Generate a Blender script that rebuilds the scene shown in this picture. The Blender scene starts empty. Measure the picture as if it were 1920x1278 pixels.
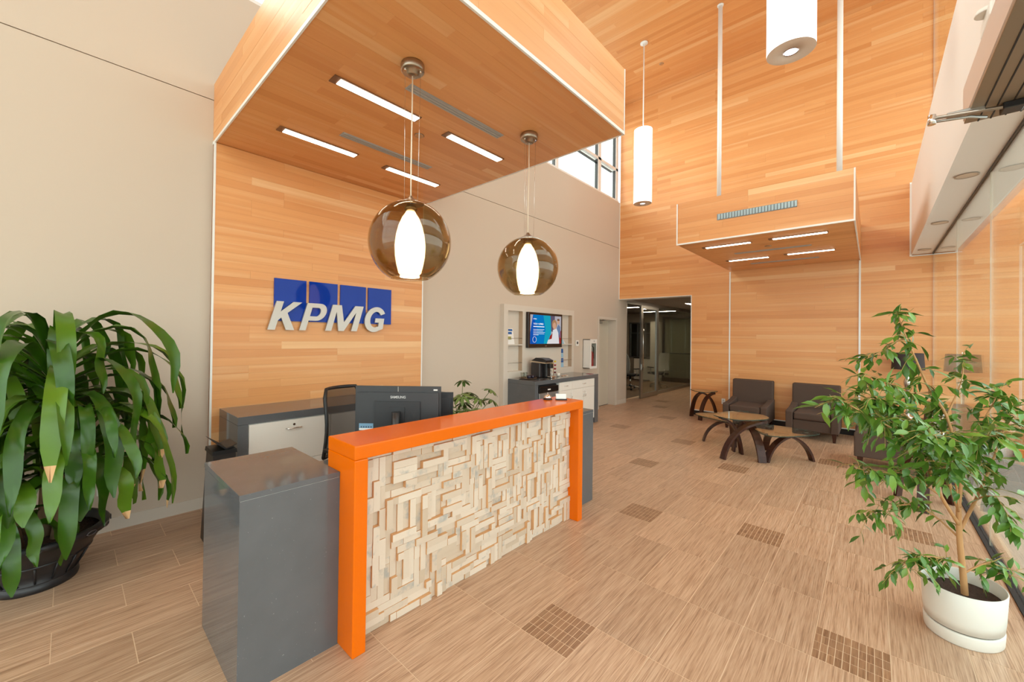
import bpy, bmesh, math, random
from mathutils import Vector, Matrix
scene = bpy.context.scene
COL = scene.collection
PI = math.pi

# ------------------------------------------------------------------ camera
cam_d = bpy.data.cameras.new('camera')
cam = bpy.data.objects.new('camera', cam_d); COL.objects.link(cam)
cam_d.sensor_fit = 'HORIZONTAL'; cam_d.sensor_width = 36.0
cam_d.lens = 753.06 / 1920 * 36
cam_d.shift_x = (960 - 926.308) / 1920
cam_d.shift_y = (624.019 - 639) / 1920
cam_d.clip_start = 0.05; cam_d.clip_end = 200
_r = (0.72764, 0.68585, 0.01237); _u = (-0.00338, -0.01445, 0.99989); _f = (-0.68595, 0.72760, 0.00820)
cam.matrix_world = Matrix(((_r[0], _u[0], -_f[0], 0), (_r[1], _u[1], -_f[1], 0), (_r[2], _u[2], -_f[2], 1.66), (0, 0, 0, 1)))
scene.camera = cam

# ------------------------------------------------------------------ world, exposure
world = bpy.data.worlds.new('overcast_sky'); scene.world = world; world.use_nodes = True
bg = world.node_tree.nodes['Background']
bg.inputs[0].default_value = (0.88, 0.95, 1.0, 1); bg.inputs[1].default_value = 3.1
sun_d = bpy.data.lights.new('hazy_sun', 'SUN'); sun = bpy.data.objects.new('hazy_sun', sun_d); COL.objects.link(sun)
sun_d.energy = 2.7; sun_d.angle = math.radians(38); sun_d.color = (1.0, 0.96, 0.90)
sun.rotation_euler = Vector((0.76, 0.52, -0.36)).to_track_quat('-Z', 'Y').to_euler(); sun.location = (-12, -4, 12)
vs = scene.view_settings
vs.view_transform = 'Standard'; vs.look = 'None'; vs.exposure = 0.15; vs.gamma = 1.0; vs.use_curve_mapping = False

# ------------------------------------------------------------------ helpers
def lin(c):
    return tuple(((x / 255) / 12.92 if x / 255 <= 0.04045 else ((x / 255 + 0.055) / 1.055) ** 2.4) for x in c)
def rgba(c): return (*lin(c), 1)
MATS = {}
def mat(name, c, rough=0.5, metal=0.0, emit=None, strength=0.0, spec=0.5, coat=0.0):
    if name in MATS: return MATS[name]
    m = bpy.data.materials.new(name); m.use_nodes = True
    b = m.node_tree.nodes['Principled BSDF']
    b.inputs['Base Color'].default_value = rgba(c); b.inputs['Roughness'].default_value = rough
    b.inputs['Metallic'].default_value = metal; b.inputs['Specular IOR Level'].default_value = spec
    b.inputs['Coat Weight'].default_value = coat
    if emit: b.inputs['Emission Color'].default_value = rgba(emit); b.inputs['Emission Strength'].default_value = strength
    MATS[name] = m; return m
class NT:
    def __init__(s, m): s.t = m.node_tree; s.n = s.t.nodes; s.b = s.n.get('Principled BSDF')
    def add(s, k, **kw):
        x = s.n.new(k)
        for a, v in kw.items(): setattr(x, a, v)
        return x
    def link(s, a, b): s.t.links.new(a, b)
    def math(s, op, a, b=None):
        x = s.add('ShaderNodeMath', operation=op)
        for i, v in enumerate((a, b)):
            if v is None: continue
            if isinstance(v, (int, float)): x.inputs[i].default_value = v
            else: s.link(v, x.inputs[i])
        return x.outputs[0]
    def ramp(s, fac, stops):
        x = s.add('ShaderNodeValToRGB'); e = x.color_ramp.elements
        while len(e) > 1: e.remove(e[-1])
        e[0].position, e[0].color = stops[0][0], rgba(stops[0][1])
        for p, c in stops[1:]:
            q = e.new(p); q.color = rgba(c)
        s.link(fac, x.inputs[0]); return x.outputs[0]
    def mix(s, fac, a, b, mode='MIX'):
        x = s.add('ShaderNodeMix', data_type='RGBA', blend_type=mode)
        for i, v in ((0, fac), (6, a), (7, b)):
            if isinstance(v, (int, float)): x.inputs[i].default_value = v
            elif isinstance(v, tuple): x.inputs[i].default_value = rgba(v)
            else: s.link(v, x.inputs[i])
        return x.outputs[2]
    def rnd(s):
        o = s.add('ShaderNodeObjectInfo').outputs['Random']; g = s.add('ShaderNodeNewGeometry').outputs['Random Per Island']
        return s.math('FRACT', s.math('ADD', o, g))
    def pos(s, scale, off=None, space='world'):
        src = s.add('ShaderNodeNewGeometry').outputs['Position'] if space == 'world' else s.add('ShaderNodeTexCoord').outputs['Object']
        mp = s.add('ShaderNodeMapping'); mp.inputs['Scale'].default_value = scale; s.link(src, mp.inputs['Vector'])
        out = mp.outputs[0]
        if off is not None:
            c = s.add('ShaderNodeCombineXYZ')
            for i, k in enumerate((37.0, 91.0, 53.0)): s.link(s.math('MULTIPLY', off, k), c.inputs[i])
            v = s.add('ShaderNodeVectorMath', operation='ADD'); s.link(out, v.inputs[0]); s.link(c.outputs[0], v.inputs[1]); out = v.outputs[0]
        return out
    def noise(s, vec, scale=1.0, detail=3, rough=0.55):
        x = s.add('ShaderNodeTexNoise'); x.inputs['Scale'].default_value = scale; x.inputs['Detail'].default_value = detail
        x.inputs['Roughness'].default_value = rough; s.link(vec, x.inputs['Vector']); return x.outputs[0]
    def bump(s, h, strength=0.2, dist=0.002):
        x = s.add('ShaderNodeBump'); x.inputs['Strength'].default_value = strength; x.inputs['Distance'].default_value = dist
        s.link(h, x.inputs['Height']); s.link(x.outputs[0], s.b.inputs['Normal'])
def wood(name, axis, stops, streak, rough=0.36):
    m = mat(name, (200, 150, 100), rough); n = NT(m)
    r = n.rnd()
    sc = [42.0, 42.0, 42.0]; sc[axis] = 0.9
    g = n.noise(n.pos(tuple(sc), r), 1.0, 4, 0.6)
    sc2 = [13.0, 13.0, 13.0]; sc2[axis] = 0.35
    g2 = n.noise(n.pos(tuple(sc2), r), 1.0, 2, 0.5)
    base = n.ramp(r, stops)
    f = n.math('MULTIPLY', n.math('SUBTRACT', g, 0.35), 1.3); n_ = n.add('ShaderNodeClamp'); n.link(f, n_.inputs[0])
    c = n.mix(n.math('MULTIPLY', n_.outputs[0], 0.5), base, streak[0])
    f2 = n.math('MULTIPLY', n.math('SUBTRACT', g2, 0.55), 3.0); k2 = n.add('ShaderNodeClamp'); n.link(f2, k2.inputs[0])
    c = n.mix(n.math('MULTIPLY', k2.outputs[0], 0.55), c, streak[1])
    n.link(c, n.b.inputs['Base Color']); return m
FIR = [(0.0, (216, 145, 84)), (0.2, (225, 156, 95)), (0.45, (229, 162, 101)), (0.7, (232, 167, 106)), (0.90, (227, 158, 97)), (1.0, (242, 192, 136))]
STK = ((206, 130, 72), (248, 208, 158))
M_WX = wood('fir_board_along_x', 0, FIR, STK)
M_WY = wood('fir_board_along_y', 1, FIR, STK)
M_BACK = mat('dark_fir_backing', (150, 98, 58), 0.8)  # darker brown backing behind the boards, visible in their joints and at panel ends

def plaster(name, c, rough=0.75):
    m = mat(name, c, rough); n = NT(m)
    h = n.noise(n.pos((60, 60, 60)), 4.0, 3); n.bump(h, 0.05, 0.001); return m
M_BEIGE = plaster('beige_painted_plaster', (205, 188, 170))
M_BEIGE2 = plaster('beige_painted_joinery', (212, 200, 186), 0.55)
M_WHITE = mat('white_satin_paint', (236, 233, 228), 0.45)
M_WARMWHITE = plaster('warm_white_plaster', (240, 232, 226), 0.7)
M_TRIM = mat('white_aluminium_trim', (238, 236, 232), 0.35)
M_ALU = mat('brushed_aluminium', (176, 172, 166), 0.32, 0.9)
M_NICKEL = mat('brushed_nickel', (170, 156, 140), 0.28, 1.0)
M_CHROME = mat('chrome', (225, 222, 218), 0.08, 1.0)
M_BLACK = mat('black_plastic', (26, 25, 26), 0.4)
M_DARKGAP = mat('dark_recess', (40, 32, 28), 0.8)
M_SEAM = mat('wall_joint_reveal', (120, 104, 86), 0.8)

def stone(name, c, c2, rough=0.16):
    m = mat(name, c, rough); n = NT(m)
    a = n.noise(n.pos((1, 1, 1)), 90.0, 3); f = n.math('GREATER_THAN', a, 0.72)
    b = n.noise(n.pos((1, 1, 1)), 7.0, 3)
    base = n.mix(b, c, tuple(int(x * 1.12) for x in c))
    n.link(n.mix(n.math('MULTIPLY', f, 0.6), base, c2), n.b.inputs['Base Color']); return m
M_GREY = stone('charcoal_quartz', (89, 90, 92), (150, 152, 154), .08)
m = M_ORANGE = mat('orange_resin', (226, 104, 0), 0.2, spec=.28)

def tile_mat(name, cols, axis=1, rough=0.32):
    m = mat(name, cols[0], rough); n = NT(m); r = n.rnd()
    sc = [62.0, 62.0, 62.0]; sc[axis] = 1.2
    p = n.pos(tuple(sc), r)
    g = n.noise(p, 1.0, 6, 0.68)
    sc2 = [240.0, 240.0, 240.0]; sc2[axis] = 5.0
    g2 = n.noise(n.pos(tuple(sc2), r), 1.0, 3, 0.6)
    gg = n.math('ADD', n.math('MULTIPLY', g, 0.42), n.math('MULTIPLY', g2, 0.58))
    c = n.ramp(gg, [(0.38, cols[1]), (0.46, cols[2]), (0.53, cols[0]), (0.62, cols[3])])
    v = n.math('ADD', 0.90, n.math('MULTIPLY', r, 0.17))
    cb = n.add('ShaderNodeCombineColor'); [n.link(v, cb.inputs[i]) for i in range(3)]
    n.link(n.mix(1.0, c, cb.outputs[0], 'MULTIPLY'), n.b.inputs['Base Color'])
    n.bump(gg, 0.05, 0.001); return m
M_TILE = tile_mat('vein_cut_porcelain', ((197, 162, 133), (152, 117, 91), (182, 146, 117), (210, 178, 150)))
M_MOSAIC = tile_mat('brown_mosaic', ((158, 120, 90), (122, 88, 62), (146, 108, 80), (172, 136, 104)))
M_GROUT = mat('pale_grout', (224, 198, 168), 0.85)

def glass(name, tint, ior=1.5, rough=0.0):
    m = bpy.data.materials.new(name); m.use_nodes = True; n = NT(m); n.n.remove(n.b)
    out = n.n['Material Output']
    t = n.add('ShaderNodeBsdfTransparent'); t.inputs[0].default_value = rgba(tint)
    g = n.add('ShaderNodeBsdfGlossy'); g.inputs['Roughness'].default_value = rough; g.inputs[0].default_value = (1, 1, 1, 1)
    f = n.add('ShaderNodeFresnel'); bf = n.add('ShaderNodeNewGeometry').outputs['Backfacing']
    n.link(n.math('ADD', n.math('MULTIPLY', bf, 1 / ior - ior), ior), f.inputs[0])
    x = n.add('ShaderNodeMixShader'); n.link(f.outputs[0], x.inputs[0]); n.link(t.outputs[0], x.inputs[1]); n.link(g.outputs[0], x.inputs[2])
    n.link(x.outputs[0], out.inputs[0]); MATS[name] = m; return m
M_GLASS = glass('clear_glazing', (246, 250, 246), 1.6)
M_TABLEGLASS = glass('clear_table_glass', (238, 246, 240), 2.0)
M_SMOKE = glass('amber_smoked_glass', (223, 213, 193), 1.5)
M_TUMBLER = glass('clear_tumbler_glass', (240, 244, 242), 1.45)

def emis(name, c, s):
    m = bpy.data.materials.new(name); m.use_nodes = True; n = NT(m); n.n.remove(n.b)
    e = n.add('ShaderNodeEmission'); e.inputs[0].default_value = rgba(c); e.inputs[1].default_value = s
    n.link(e.outputs[0], n.n['Material Output'].inputs[0]); MATS[name] = m; return m
M_TUBE = emis('linear_lamp_light', (255, 238, 214), 9.0)
M_SHADE = emis('opal_glass_lit', (255, 236, 200), 6.0)
M_CYL = emis('opal_cylinder_lit', (255, 250, 244), 2.4)
M_SPOT = emis('spot_bulb_light', (255, 236, 205), 12.0)

# mesh builder ------------------------------------------------------
WL = {}
def reg(o, parent, loc):
    WL[o.name] = Vector(loc)
    if parent is not None:
        o.parent = parent; o.location = Vector(loc) - WL[parent.name]
    else: o.location = loc
def tag(o, label=None, cat=None, group=None, kind=None):
    if label: o['label'] = label
    if cat: o['category'] = cat
    if group: o['group'] = group
    if kind: o['kind'] = kind
    return o
def empty(name, loc, label=None, cat=None, group=None, kind=None):
    o = bpy.data.objects.new(name, None); COL.objects.link(o); o.empty_display_size = 0.1
    reg(o, None, loc); return tag(o, label, cat, group, kind)
class MB:
    def __init__(s): s.v = []; s.f = []; s.mi = []; s.cur = 0; s.sm = []; s.smooth = False
    def face(s, idx): s.f.append(idx); s.mi.append(s.cur); s.sm.append(s.smooth)
    def box(s, x0, x1, y0, y1, z0, z1):
        n = len(s.v)
        s.v += [(x0, y0, z0), (x1, y0, z0), (x1, y1, z0), (x0, y1, z0), (x0, y0, z1), (x1, y0, z1), (x1, y1, z1), (x0, y1, z1)]
        for q in ((0, 3, 2, 1), (4, 5, 6, 7), (0, 1, 5, 4), (1, 2, 6, 5), (2, 3, 7, 6), (3, 0, 4, 7)): s.face([n + i for i in q])
        return s
    def bev(s, x0, x1, y0, y1, z0, z1, b=0.01, seg=2, warp=None):
        bm = bmesh.new(); bmesh.ops.create_cube(bm, size=1)
        for v in bm.verts: v.co = Vector(((x0 + x1) / 2 + v.co.x * (x1 - x0), (y0 + y1) / 2 + v.co.y * (y1 - y0), (z0 + z1) / 2 + v.co.z * (z1 - z0)))
        bmesh.ops.bevel(bm, geom=list(bm.edges), offset=b, segments=seg, profile=0.5, affect='EDGES')
        s.addbm(bm, warp); return s
    def addbm(s, bm, warp=None):
        n = len(s.v); bm.verts.index_update()
        s.v += [tuple(warp(v.co) if warp else v.co) for v in bm.verts]
        for f in bm.faces: s.face([n + v.index for v in f.verts])
        bm.free()
    def prism(s, pts, axis, a0, a1):
        # closed outline in the two other axes, extruded along axis
        n = len(s.v); k = len(pts)
        for a in (a0, a1):
            for p, q in pts:
                s.v.append({0: (a, p, q), 1: (p, a, q), 2: (p, q, a)}[axis])
        s.face(list(range(n + k - 1, n - 1, -1))); s.face(list(range(n + k, n + 2 * k)))
        for i in range(k): j = (i + 1) % k; s.face([n + i, n + j, n + k + j, n + k + i])
        return s
    def lathe(s, prof, c=(0, 0, 0), seg=32, sx=1.0, sy=1.0, rot=0.0, caps=True, smooth=True):
        s.smooth = smooth; n = len(s.v); k = len(prof); cr, sr = math.cos(rot), math.sin(rot)
        for r, z in prof:
            for i in range(seg):
                a = 2 * PI * i / seg; x, y = r * math.cos(a) * sx, r * math.sin(a) * sy
                s.v.append((c[0] + x * cr - y * sr, c[1] + x * sr + y * cr, c[2] + z))
        for j in range(k - 1):
            for i in range(seg):
                i2 = (i + 1) % seg
                s.face([n + j * seg + i, n + j * seg + i2, n + (j + 1) * seg + i2, n + (j + 1) * seg + i])
        s.smooth = False
        if caps:
            if prof[0][0] > 1e-4: s.face([n + i for i in range(seg - 1, -1, -1)])
            if prof[-1][0] > 1e-4: s.face([n + (k - 1) * seg + i for i in range(seg)])
        return s
    def tube(s, pts, r, seg=8, smooth=True, caps=True):
        P = [Vector(p) for p in pts]; R = r if isinstance(r, (list, tuple)) else [r] * len(P)
        n = len(s.v); s.smooth = smooth; up = None
        for i, p in enumerate(P):
            t = (P[min(i + 1, len(P) - 1)] - P[max(i - 1, 0)]).normalized()
            if up is None: up = t.orthogonal().normalized()
            up = (up - t * up.dot(t)).normalized(); sd = t.cross(up)
            for k in range(seg):
                a = 2 * PI * k / seg; s.v.append(tuple(p + (up * math.cos(a) + sd * math.sin(a)) * R[i]))
        for i in range(len(P) - 1):
            for k in range(seg):
                k2 = (k + 1) % seg; s.face([n + i * seg + k, n + i * seg + k2, n + (i + 1) * seg + k2, n + (i + 1) * seg + k])
        s.smooth = False
        if caps:
            s.face([n + k for k in range(seg - 1, -1, -1)]); m_ = n + (len(P) - 1) * seg; s.face([m_ + k for k in range(seg)])
        return s
    def band(s, pts, wdir, w, t):
        # rectangular section swept along pts, width along wdir
        P = [Vector(p) for p in pts]; W = Vector(wdir).normalized(); n = len(s.v)
        for i, p in enumerate(P):
            tg = (P[min(i + 1, len(P) - 1)] - P[max(i - 1, 0)]).normalized(); nn = tg.cross(W).normalized()
            for a, b in ((-1, -1), (1, -1), (1, 1), (-1, 1)): s.v.append(tuple(p + W * (a * w / 2) + nn * (b * t / 2)))
        for i in range(len(P) - 1):
            for k in range(4):
                k2 = (k + 1) % 4; s.face([n + i * 4 + k, n + i * 4 + k2, n + i * 4 + 4 + k2, n + i * 4 + 4 + k])
        s.face([n + 3, n + 2, n + 1, n]); e = n + (len(P) - 1) * 4; s.face([e, e + 1, e + 2, e + 3]); return s
    def sheet(s, grid):
        n = len(s.v); h = len(grid); w = len(grid[0]); s.smooth = True
        for row in grid: s.v += [tuple(p) for p in row]
        for i in range(h - 1):
            for j in range(w - 1): s.face([n + i * w + j, n + i * w + j + 1, n + (i + 1) * w + j + 1, n + (i + 1) * w + j])
        s.smooth = False; return s
    def build(s, name, mats, parent=None, base=None):
        xs, ys, zs = zip(*s.v)
        c = Vector(((min(xs) + max(xs)) / 2, (min(ys) + max(ys)) / 2, (min(zs) + max(zs)) / 2 if parent is not None else min(zs)))
        if base is not None: c = Vector(base)
        me = bpy.data.meshes.new(name)
        me.from_pydata([tuple(Vector(v) - c) for v in s.v], [], s.f); me.update()
        for m_ in (mats if isinstance(mats, (list, tuple)) else [mats]): me.materials.append(m_)
        me.polygons.foreach_set('material_index', s.mi); me.polygons.foreach_set('use_smooth', s.sm)
        o = bpy.data.objects.new(name, me); COL.objects.link(o); reg(o, parent, c); return o
def B(x0, x1, y0, y1, z0, z1): return MB().box(x0, x1, y0, y1, z0, z1)
def BV(x0, x1, y0, y1, z0, z1, b=0.01, seg=2): return MB().bev(x0, x1, y0, y1, z0, z1, b, seg)
def struct(o): o['kind'] = 'structure'; return o
CUBES = {}
def cube_mesh(m_):
    if m_.name not in CUBES:
        b = MB(); b.box(-.5, .5, -.5, .5, -.5, .5)
        me = bpy.data.meshes.new('piece_' + m_.name); me.from_pydata(b.v, [], b.f); me.materials.append(m_); me.update(); CUBES[m_.name] = me
    return CUBES[m_.name]
def piece(parent, name, mesh, c, d):
    o = bpy.data.objects.new(name, mesh); COL.objects.link(o); reg(o, parent, c); o.scale = d; return o
def copy_tree(o, parent=None):
    c = o.copy(); COL.objects.link(c); WL[c.name] = WL[o.name].copy()
    if parent is not None: c.parent = parent
    for ch in list(o.children): copy_tree(ch, c)
    return c
def text(body, name, m_, parent, origin, xdir, ydir, w=None, h=None, extrude=0.001, shear=0.0, bold=0.0):
    # one flat text solid, its lower left corner at origin
    cu = bpy.data.curves.new('t', 'FONT'); cu.body = body; cu.size = 1; cu.extrude = 0.5; cu.shear = shear; cu.offset = bold; cu.resolution_u = 4
    ob = bpy.data.objects.new('t', cu); COL.objects.link(ob); dg = bpy.context.evaluated_depsgraph_get()
    me = bpy.data.meshes.new_from_object(ob.evaluated_get(dg)); bpy.data.objects.remove(ob); bpy.data.curves.remove(cu)
    xs = [v.co.x for v in me.vertices]; ys = [v.co.y for v in me.vertices]
    x0, y0, W, H = min(xs), min(ys), max(xs) - min(xs), max(ys) - min(ys)
    kx = w / W if w else h / H; ky = h / H if h else kx
    X, Y = Vector(xdir).normalized(), Vector(ydir).normalized(); Z = X.cross(Y); O = Vector(origin)
    me.name = name; pts = [O + X * ((v.co.x - x0) * kx) + Y * ((v.co.y - y0) * ky) + Z * ((v.co.z + 0.5) * extrude) for v in me.vertices]
    c = sum(pts, Vector()) / len(pts)
    for v, p in zip(me.vertices, pts): v.co = p - c
    me.materials.clear(); me.materials.append(m_)
    o = bpy.data.objects.new(name, me); COL.objects.link(o); reg(o, parent, c); return o

# boards laid in rows on a plane: one object each, or one joined object
def boards(parent, plane, at, u0, u1, v0, v1, pitch, mesh_mat, seed, out, thick=0.014, skip=None, joined=None, step=0.305, lens=(3, 4, 5, 6, 7)):
    rd = random.Random(seed); rows = max(1, round((v1 - v0) / pitch)); ph = (v1 - v0) / rows; cnt = 0
    me = cube_mesh(mesh_mat); jm = MB() if joined else None
    for i in range(rows):
        a, b = v0 + i * ph, v0 + (i + 1) * ph; lo = u0
        if skip: lo = max(lo, skip((a + b) / 2))
        cuts = [lo]; x = lo + step * rd.choice((1, 2, 3, 4))
        while x < u1 - 0.2: cuts.append(x); x += step * rd.choice(lens)
        cuts.append(u1)
        for c0, c1 in zip(cuts, cuts[1:]):
            t = thick + rd.uniform(0, 0.0012); g = 0.0006
            d = at + out * t / 2
            uc, ul, vc, vl = (c0 + c1) / 2, c1 - c0 - g, (a + b) / 2, ph - g
            if plane == 'X': C_, D_ = (d, uc, vc), (t, ul, vl)
            elif plane == 'Y': C_, D_ = (uc, d, vc), (ul, t, vl)
            elif plane == 'ZY': C_, D_ = (vc, uc, d), (vl, ul, t)      # ceiling, boards along y
            else: C_, D_ = (uc, vc, d), (ul, vl, t)                    # ceiling, boards along x
            if jm: jm.box(C_[0] - D_[0] / 2, C_[0] + D_[0] / 2, C_[1] - D_[1] / 2, C_[1] + D_[1] / 2, C_[2] - D_[2] / 2, C_[2] + D_[2] / 2)
            else: piece(parent, 'plank', me, C_, D_)
            cnt += 1
    if jm: tag(jm.build(joined, mesh_mat, parent), kind='stuff')
    return cnt

XL, XG, YE, ZC = -4.62, 0.70, 9.44, 7.45        # left wall, glass wall, end wall, ceiling

# ================================================================== SETTING
# ---- floor with tiles
floor = struct(B(-4.9, 0.80, -4.0, 18.2, -0.10, -0.0012).build('floor', M_GROUT))
P, OX, OY = 0.3051, -1.4515, 2.097
INS = [(0, 0), (4, 3), (-1, 6), (2, 7), (-3, 11), (0, 13), (-3, 16), (3, 17), (-7, 17), (-2, 20), (-6, 22), (5, 10), (-9, 29), (-8, 26), (6, -2)]
bycol = {}
for c, r in INS: bycol.setdefault(c, []).append(r)
tile_me = cube_mesh(M_TILE); mos_me = cube_mesh(M_MOSAIC); rest = MB(); rd = random.Random(4)
NEAR = {(0, 0), (4, 3), (-1, 6), (2, 7), (5, 10)}
for c in range(-11, 8):
    x0, x1 = max(OX + c * P, XL - 0.2), min(OX + (c + 1) * P, 0.78)
    if x1 - x0 < 0.03: continue
    segs = []; rows = sorted(bycol.get(c, [])); y = -13 + (c % 2) + (0 if not rows else (rows[0] - (-13 + c % 2) - 1) % 2)
    while y < 53:
        if (y - 0) in [r - 1 for r in rows]: segs.append((y, y + 1, True)); y += 1; continue
        n = 2
        for r in rows:
            if y < r - 1 < y + 2: n = r - 1 - y
        segs.append((y, y + n, False)); y += n
    for a, b, ins in segs:
        y0, y1 = OY + a * P, OY + b * P; g = 0.0022; yc = (y0 + y1) / 2
        if ins:
            near = (c, b) in NEAR
            base = B(x0 + .001, x1 - .001, y0 + .001, y1 - .001, -0.006, -0.0007).build('mosaic_inset', M_GROUT, floor)
            mb = MB(); w, h = (x1 - x0) / 10, (y1 - y0) / 4
            for i in range(10):
                for j in range(4):
                    X0, X1, Y0, Y1 = x0 + i * w + .0016, x0 + (i + 1) * w - .0016, y0 + j * h + .0016, y0 + (j + 1) * h - .0016
                    if near: piece(base, 'mosaic_tile', mos_me, ((X0 + X1) / 2, (Y0 + Y1) / 2, -0.0025), (X1 - X0, Y1 - Y0, 0.005))
                    else: mb.box(X0, X1, Y0, Y1, -0.005, 0)
            if not near: tag(mb.build('mosaic_tiles', M_MOSAIC, base), kind='stuff')
        elif -0.7 < yc < 9.6: piece(floor, 'floor_tile', tile_me, ((x0 + x1) / 2, yc, -0.004), (x1 - x0 - 2 * g, y1 - y0 - 2 * g, 0.008))
        else: rest.box(x0 + g, x1 - g, y0 + g, y1 - g, -0.008, 0)
tag(rest.build('farther_floor_tiles', M_TILE, floor), kind='stuff')
struct(B(0.80, 14, -12, 24, -0.2, -0.02).build('ground_outside', plaster('pale_concrete', (176, 168, 158), 0.9)))
struct(B(-14, 0.80, -14, -4.0, -0.2, -0.02).build('ground_entrance', MATS['pale_concrete']))

# ---- left wall: painted panels above and below a reveal, a doorway and a clerestory
wl = empty('wall_left', (XL - 0.1, 4, 0), kind='structure'); XB = XL - 0.24
ZJ, ZS = 3.895, 5.04
mb = MB()
mb.box(XB, XL, -4.0, 8.40, 0, ZJ - .004); mb.box(XB, XL, 9.32, 9.88, 0, ZJ - .004); mb.box(XB, XL, 8.40, 9.32, 2.13, ZJ - .004)
mb.build('lower_wall_panel', M_BEIGE, wl)
B(XB, XL, -4.0, YE, ZJ + .004, ZS).build('upper_wall_panel', M_BEIGE, wl)
B(XB + .02, XL - .012, -4.0, 9.8, ZJ - .02, ZJ + .02).build('reveal', M_SEAM, wl)
B(XB, XL, -4.0, 9.6, 7.10, ZC).build('head_panel', M_WARMWHITE, wl)
struct(B(XL, XL + 0.012, -4.0, 0.93, 0, 0.105).build('baseboard_left', M_BEIGE2))
struct(B(XL, XL + 0.012, 7.26, 8.36, 0, 0.105).build('baseboard_left_far', M_BEIGE2))
struct(B(XL, XL + 0.012, 9.36, 9.86, 0, 0.105).build('baseboard_left_corner', M_BEIGE2))
# clerestory window
w1 = empty('window_1', (XL - 0.12, 4.5, ZS), kind='structure')
B(XL - .16, XL - .02, -4.0, YE - .02, ZS, ZS + .05).build('window_sill', M_WHITE, w1)
for ys, wd in ((-4.0, .06), (-1.9, .10), (-0.2, .10), (1.5, .10), (3.2, .10), (4.95, .10), (6.7, .10), (8.42, .13), (9.30, .12)):
    B(XL - .14, XL - .04, ys, ys + wd, ZS + .05, 7.10).build('mullion', M_WHITE, w1)
    if ys > 6: B(XL - .125, XL - .06, ys - .014, ys, ZS + .05, 7.10).build('gasket', M_BLACK, w1)
for z in (5.82, 7.04):
    B(XL - .14, XL - .04, -4.0, 9.4, z, z + .06).build('transom', M_WHITE, w1)
B(XL - .12, XL - .06, 6.8, 8.42, 5.74, 5.752).build('gasket', M_BLACK, w1)
B(XL - .12, XL - .06, 8.55, 9.16, 5.74, 5.752).build('gasket', M_BLACK, w1)
for y0, y1 in ((-3.94, -1.9), (-1.8, -.2), (-.1, 1.5), (1.6, 3.2), (3.3, 4.95), (5.05, 6.7), (6.8, 8.42), (8.55, 9.3)):
    for z0, z1 in ((5.09, 5.82), (5.88, 7.04)): B(XL - .098, XL - .092, y0, y1, z0, z1).build('pane', M_GLASS, w1)

# ---- door in the left wall
d1 = empty('door_1', (XL - .19, 8.86, 0), kind='structure')
mb = MB(); mb.box(XL - .20, XL + .012, 8.385, 8.45, 0, 2.15); mb.box(XL - .20, XL + .012, 9.27, 9.335, 0, 2.15); mb.box(XL - .20, XL + .012, 8.45, 9.27, 2.09, 2.15)
mb.build('door_frame', M_BEIGE2, d1)
BV(XL - .235, XL - .19, 8.452, 9.268, 0.012, 2.088, .003, 1).build('door_leaf', plaster('beige_door_paint', (204, 192, 172), 0.5), d1)
B(XL - .19, XL - .188, 8.452, 9.268, 0.0, 0.012).build('threshold', M_BLACK, d1)
cl = BV(XL - .19, XL - .13, 8.62, 8.86, 2.00, 2.055, .006).build('door_closer', M_ALU, d1)
MB().tube([(XL - .14, 8.68, 2.06), (XL - .04, 8.82, 2.075), (XL - .02, 8.66, 2.075)], .009, 6).build('closer_arm', M_ALU, cl)

# ---- end wall (timber) with opening to the corridor
we = empty('wall_end', (-2, YE + .1, 0), kind='structure'); ZO = 2.61; XO = -2.925
mb = MB(); mb.box(XO, XG + 1.2, YE + .016, YE + .30, 0, ZC); mb.box(XL, XO, YE + .016, YE + .30, ZO + .012, ZC); mb.build('backing_panel', M_BACK, we)
TW = 0.078
boards(we, 'Y', YE + .016, XL + .012, XG + 1.0, .115, 3.86, TW, M_WX, 11, -1, lens=(4, 6, 7, 8, 10), skip=lambda z: XO + .012 if z < ZO + .03 else -99)
boards(we, 'Y', YE + .016, XL + .012, XG + 1.0, 3.86, ZC, TW, M_WX, 12, -1, joined='upper_planks', lens=(4, 6, 8, 10, 12))
B(XO, XG + 1.0, YE + .012, YE + .016, 0, .11).build('dark_base', M_DARKGAP, we)
def trim(n, *a): return struct(B(*a).build('trim_%d' % n, M_TRIM))
trim(1, XL, XL + .012, YE - .008, YE + .02, ZO, ZS); trim(2, XL, XO + .012, YE - .008, YE + .3, ZO, ZO + .014); trim(3, XO, XO + .014, YE - .008, YE + .3, .10, ZO)
trim(4, -2.176, -2.152, YE - .010, YE, .10, 3.06); trim(5, -.178, -.152, YE - .010, YE, .10, 3.06); trim(6, XO + .014, XG, YE - .008, YE + .004, .10, .118)
trim(7, .435, .462, YE - .012, YE, 3.05, 4.26)

# ---- ceiling
ce = empty('ceiling', (-2, 4, ZC), kind='structure')
B(XL - .24, XG + 1.0, -4.0, YE + .3, ZC + .015, ZC + .2).build('deck', M_BACK, ce)
boards(ce, 'ZX', ZC + .015, XL - .1, XG + 1.0, -4.0, YE, .10, M_WX, 21, -1, joined='ceiling_planks', lens=(4, 6, 8, 10, 12))

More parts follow.
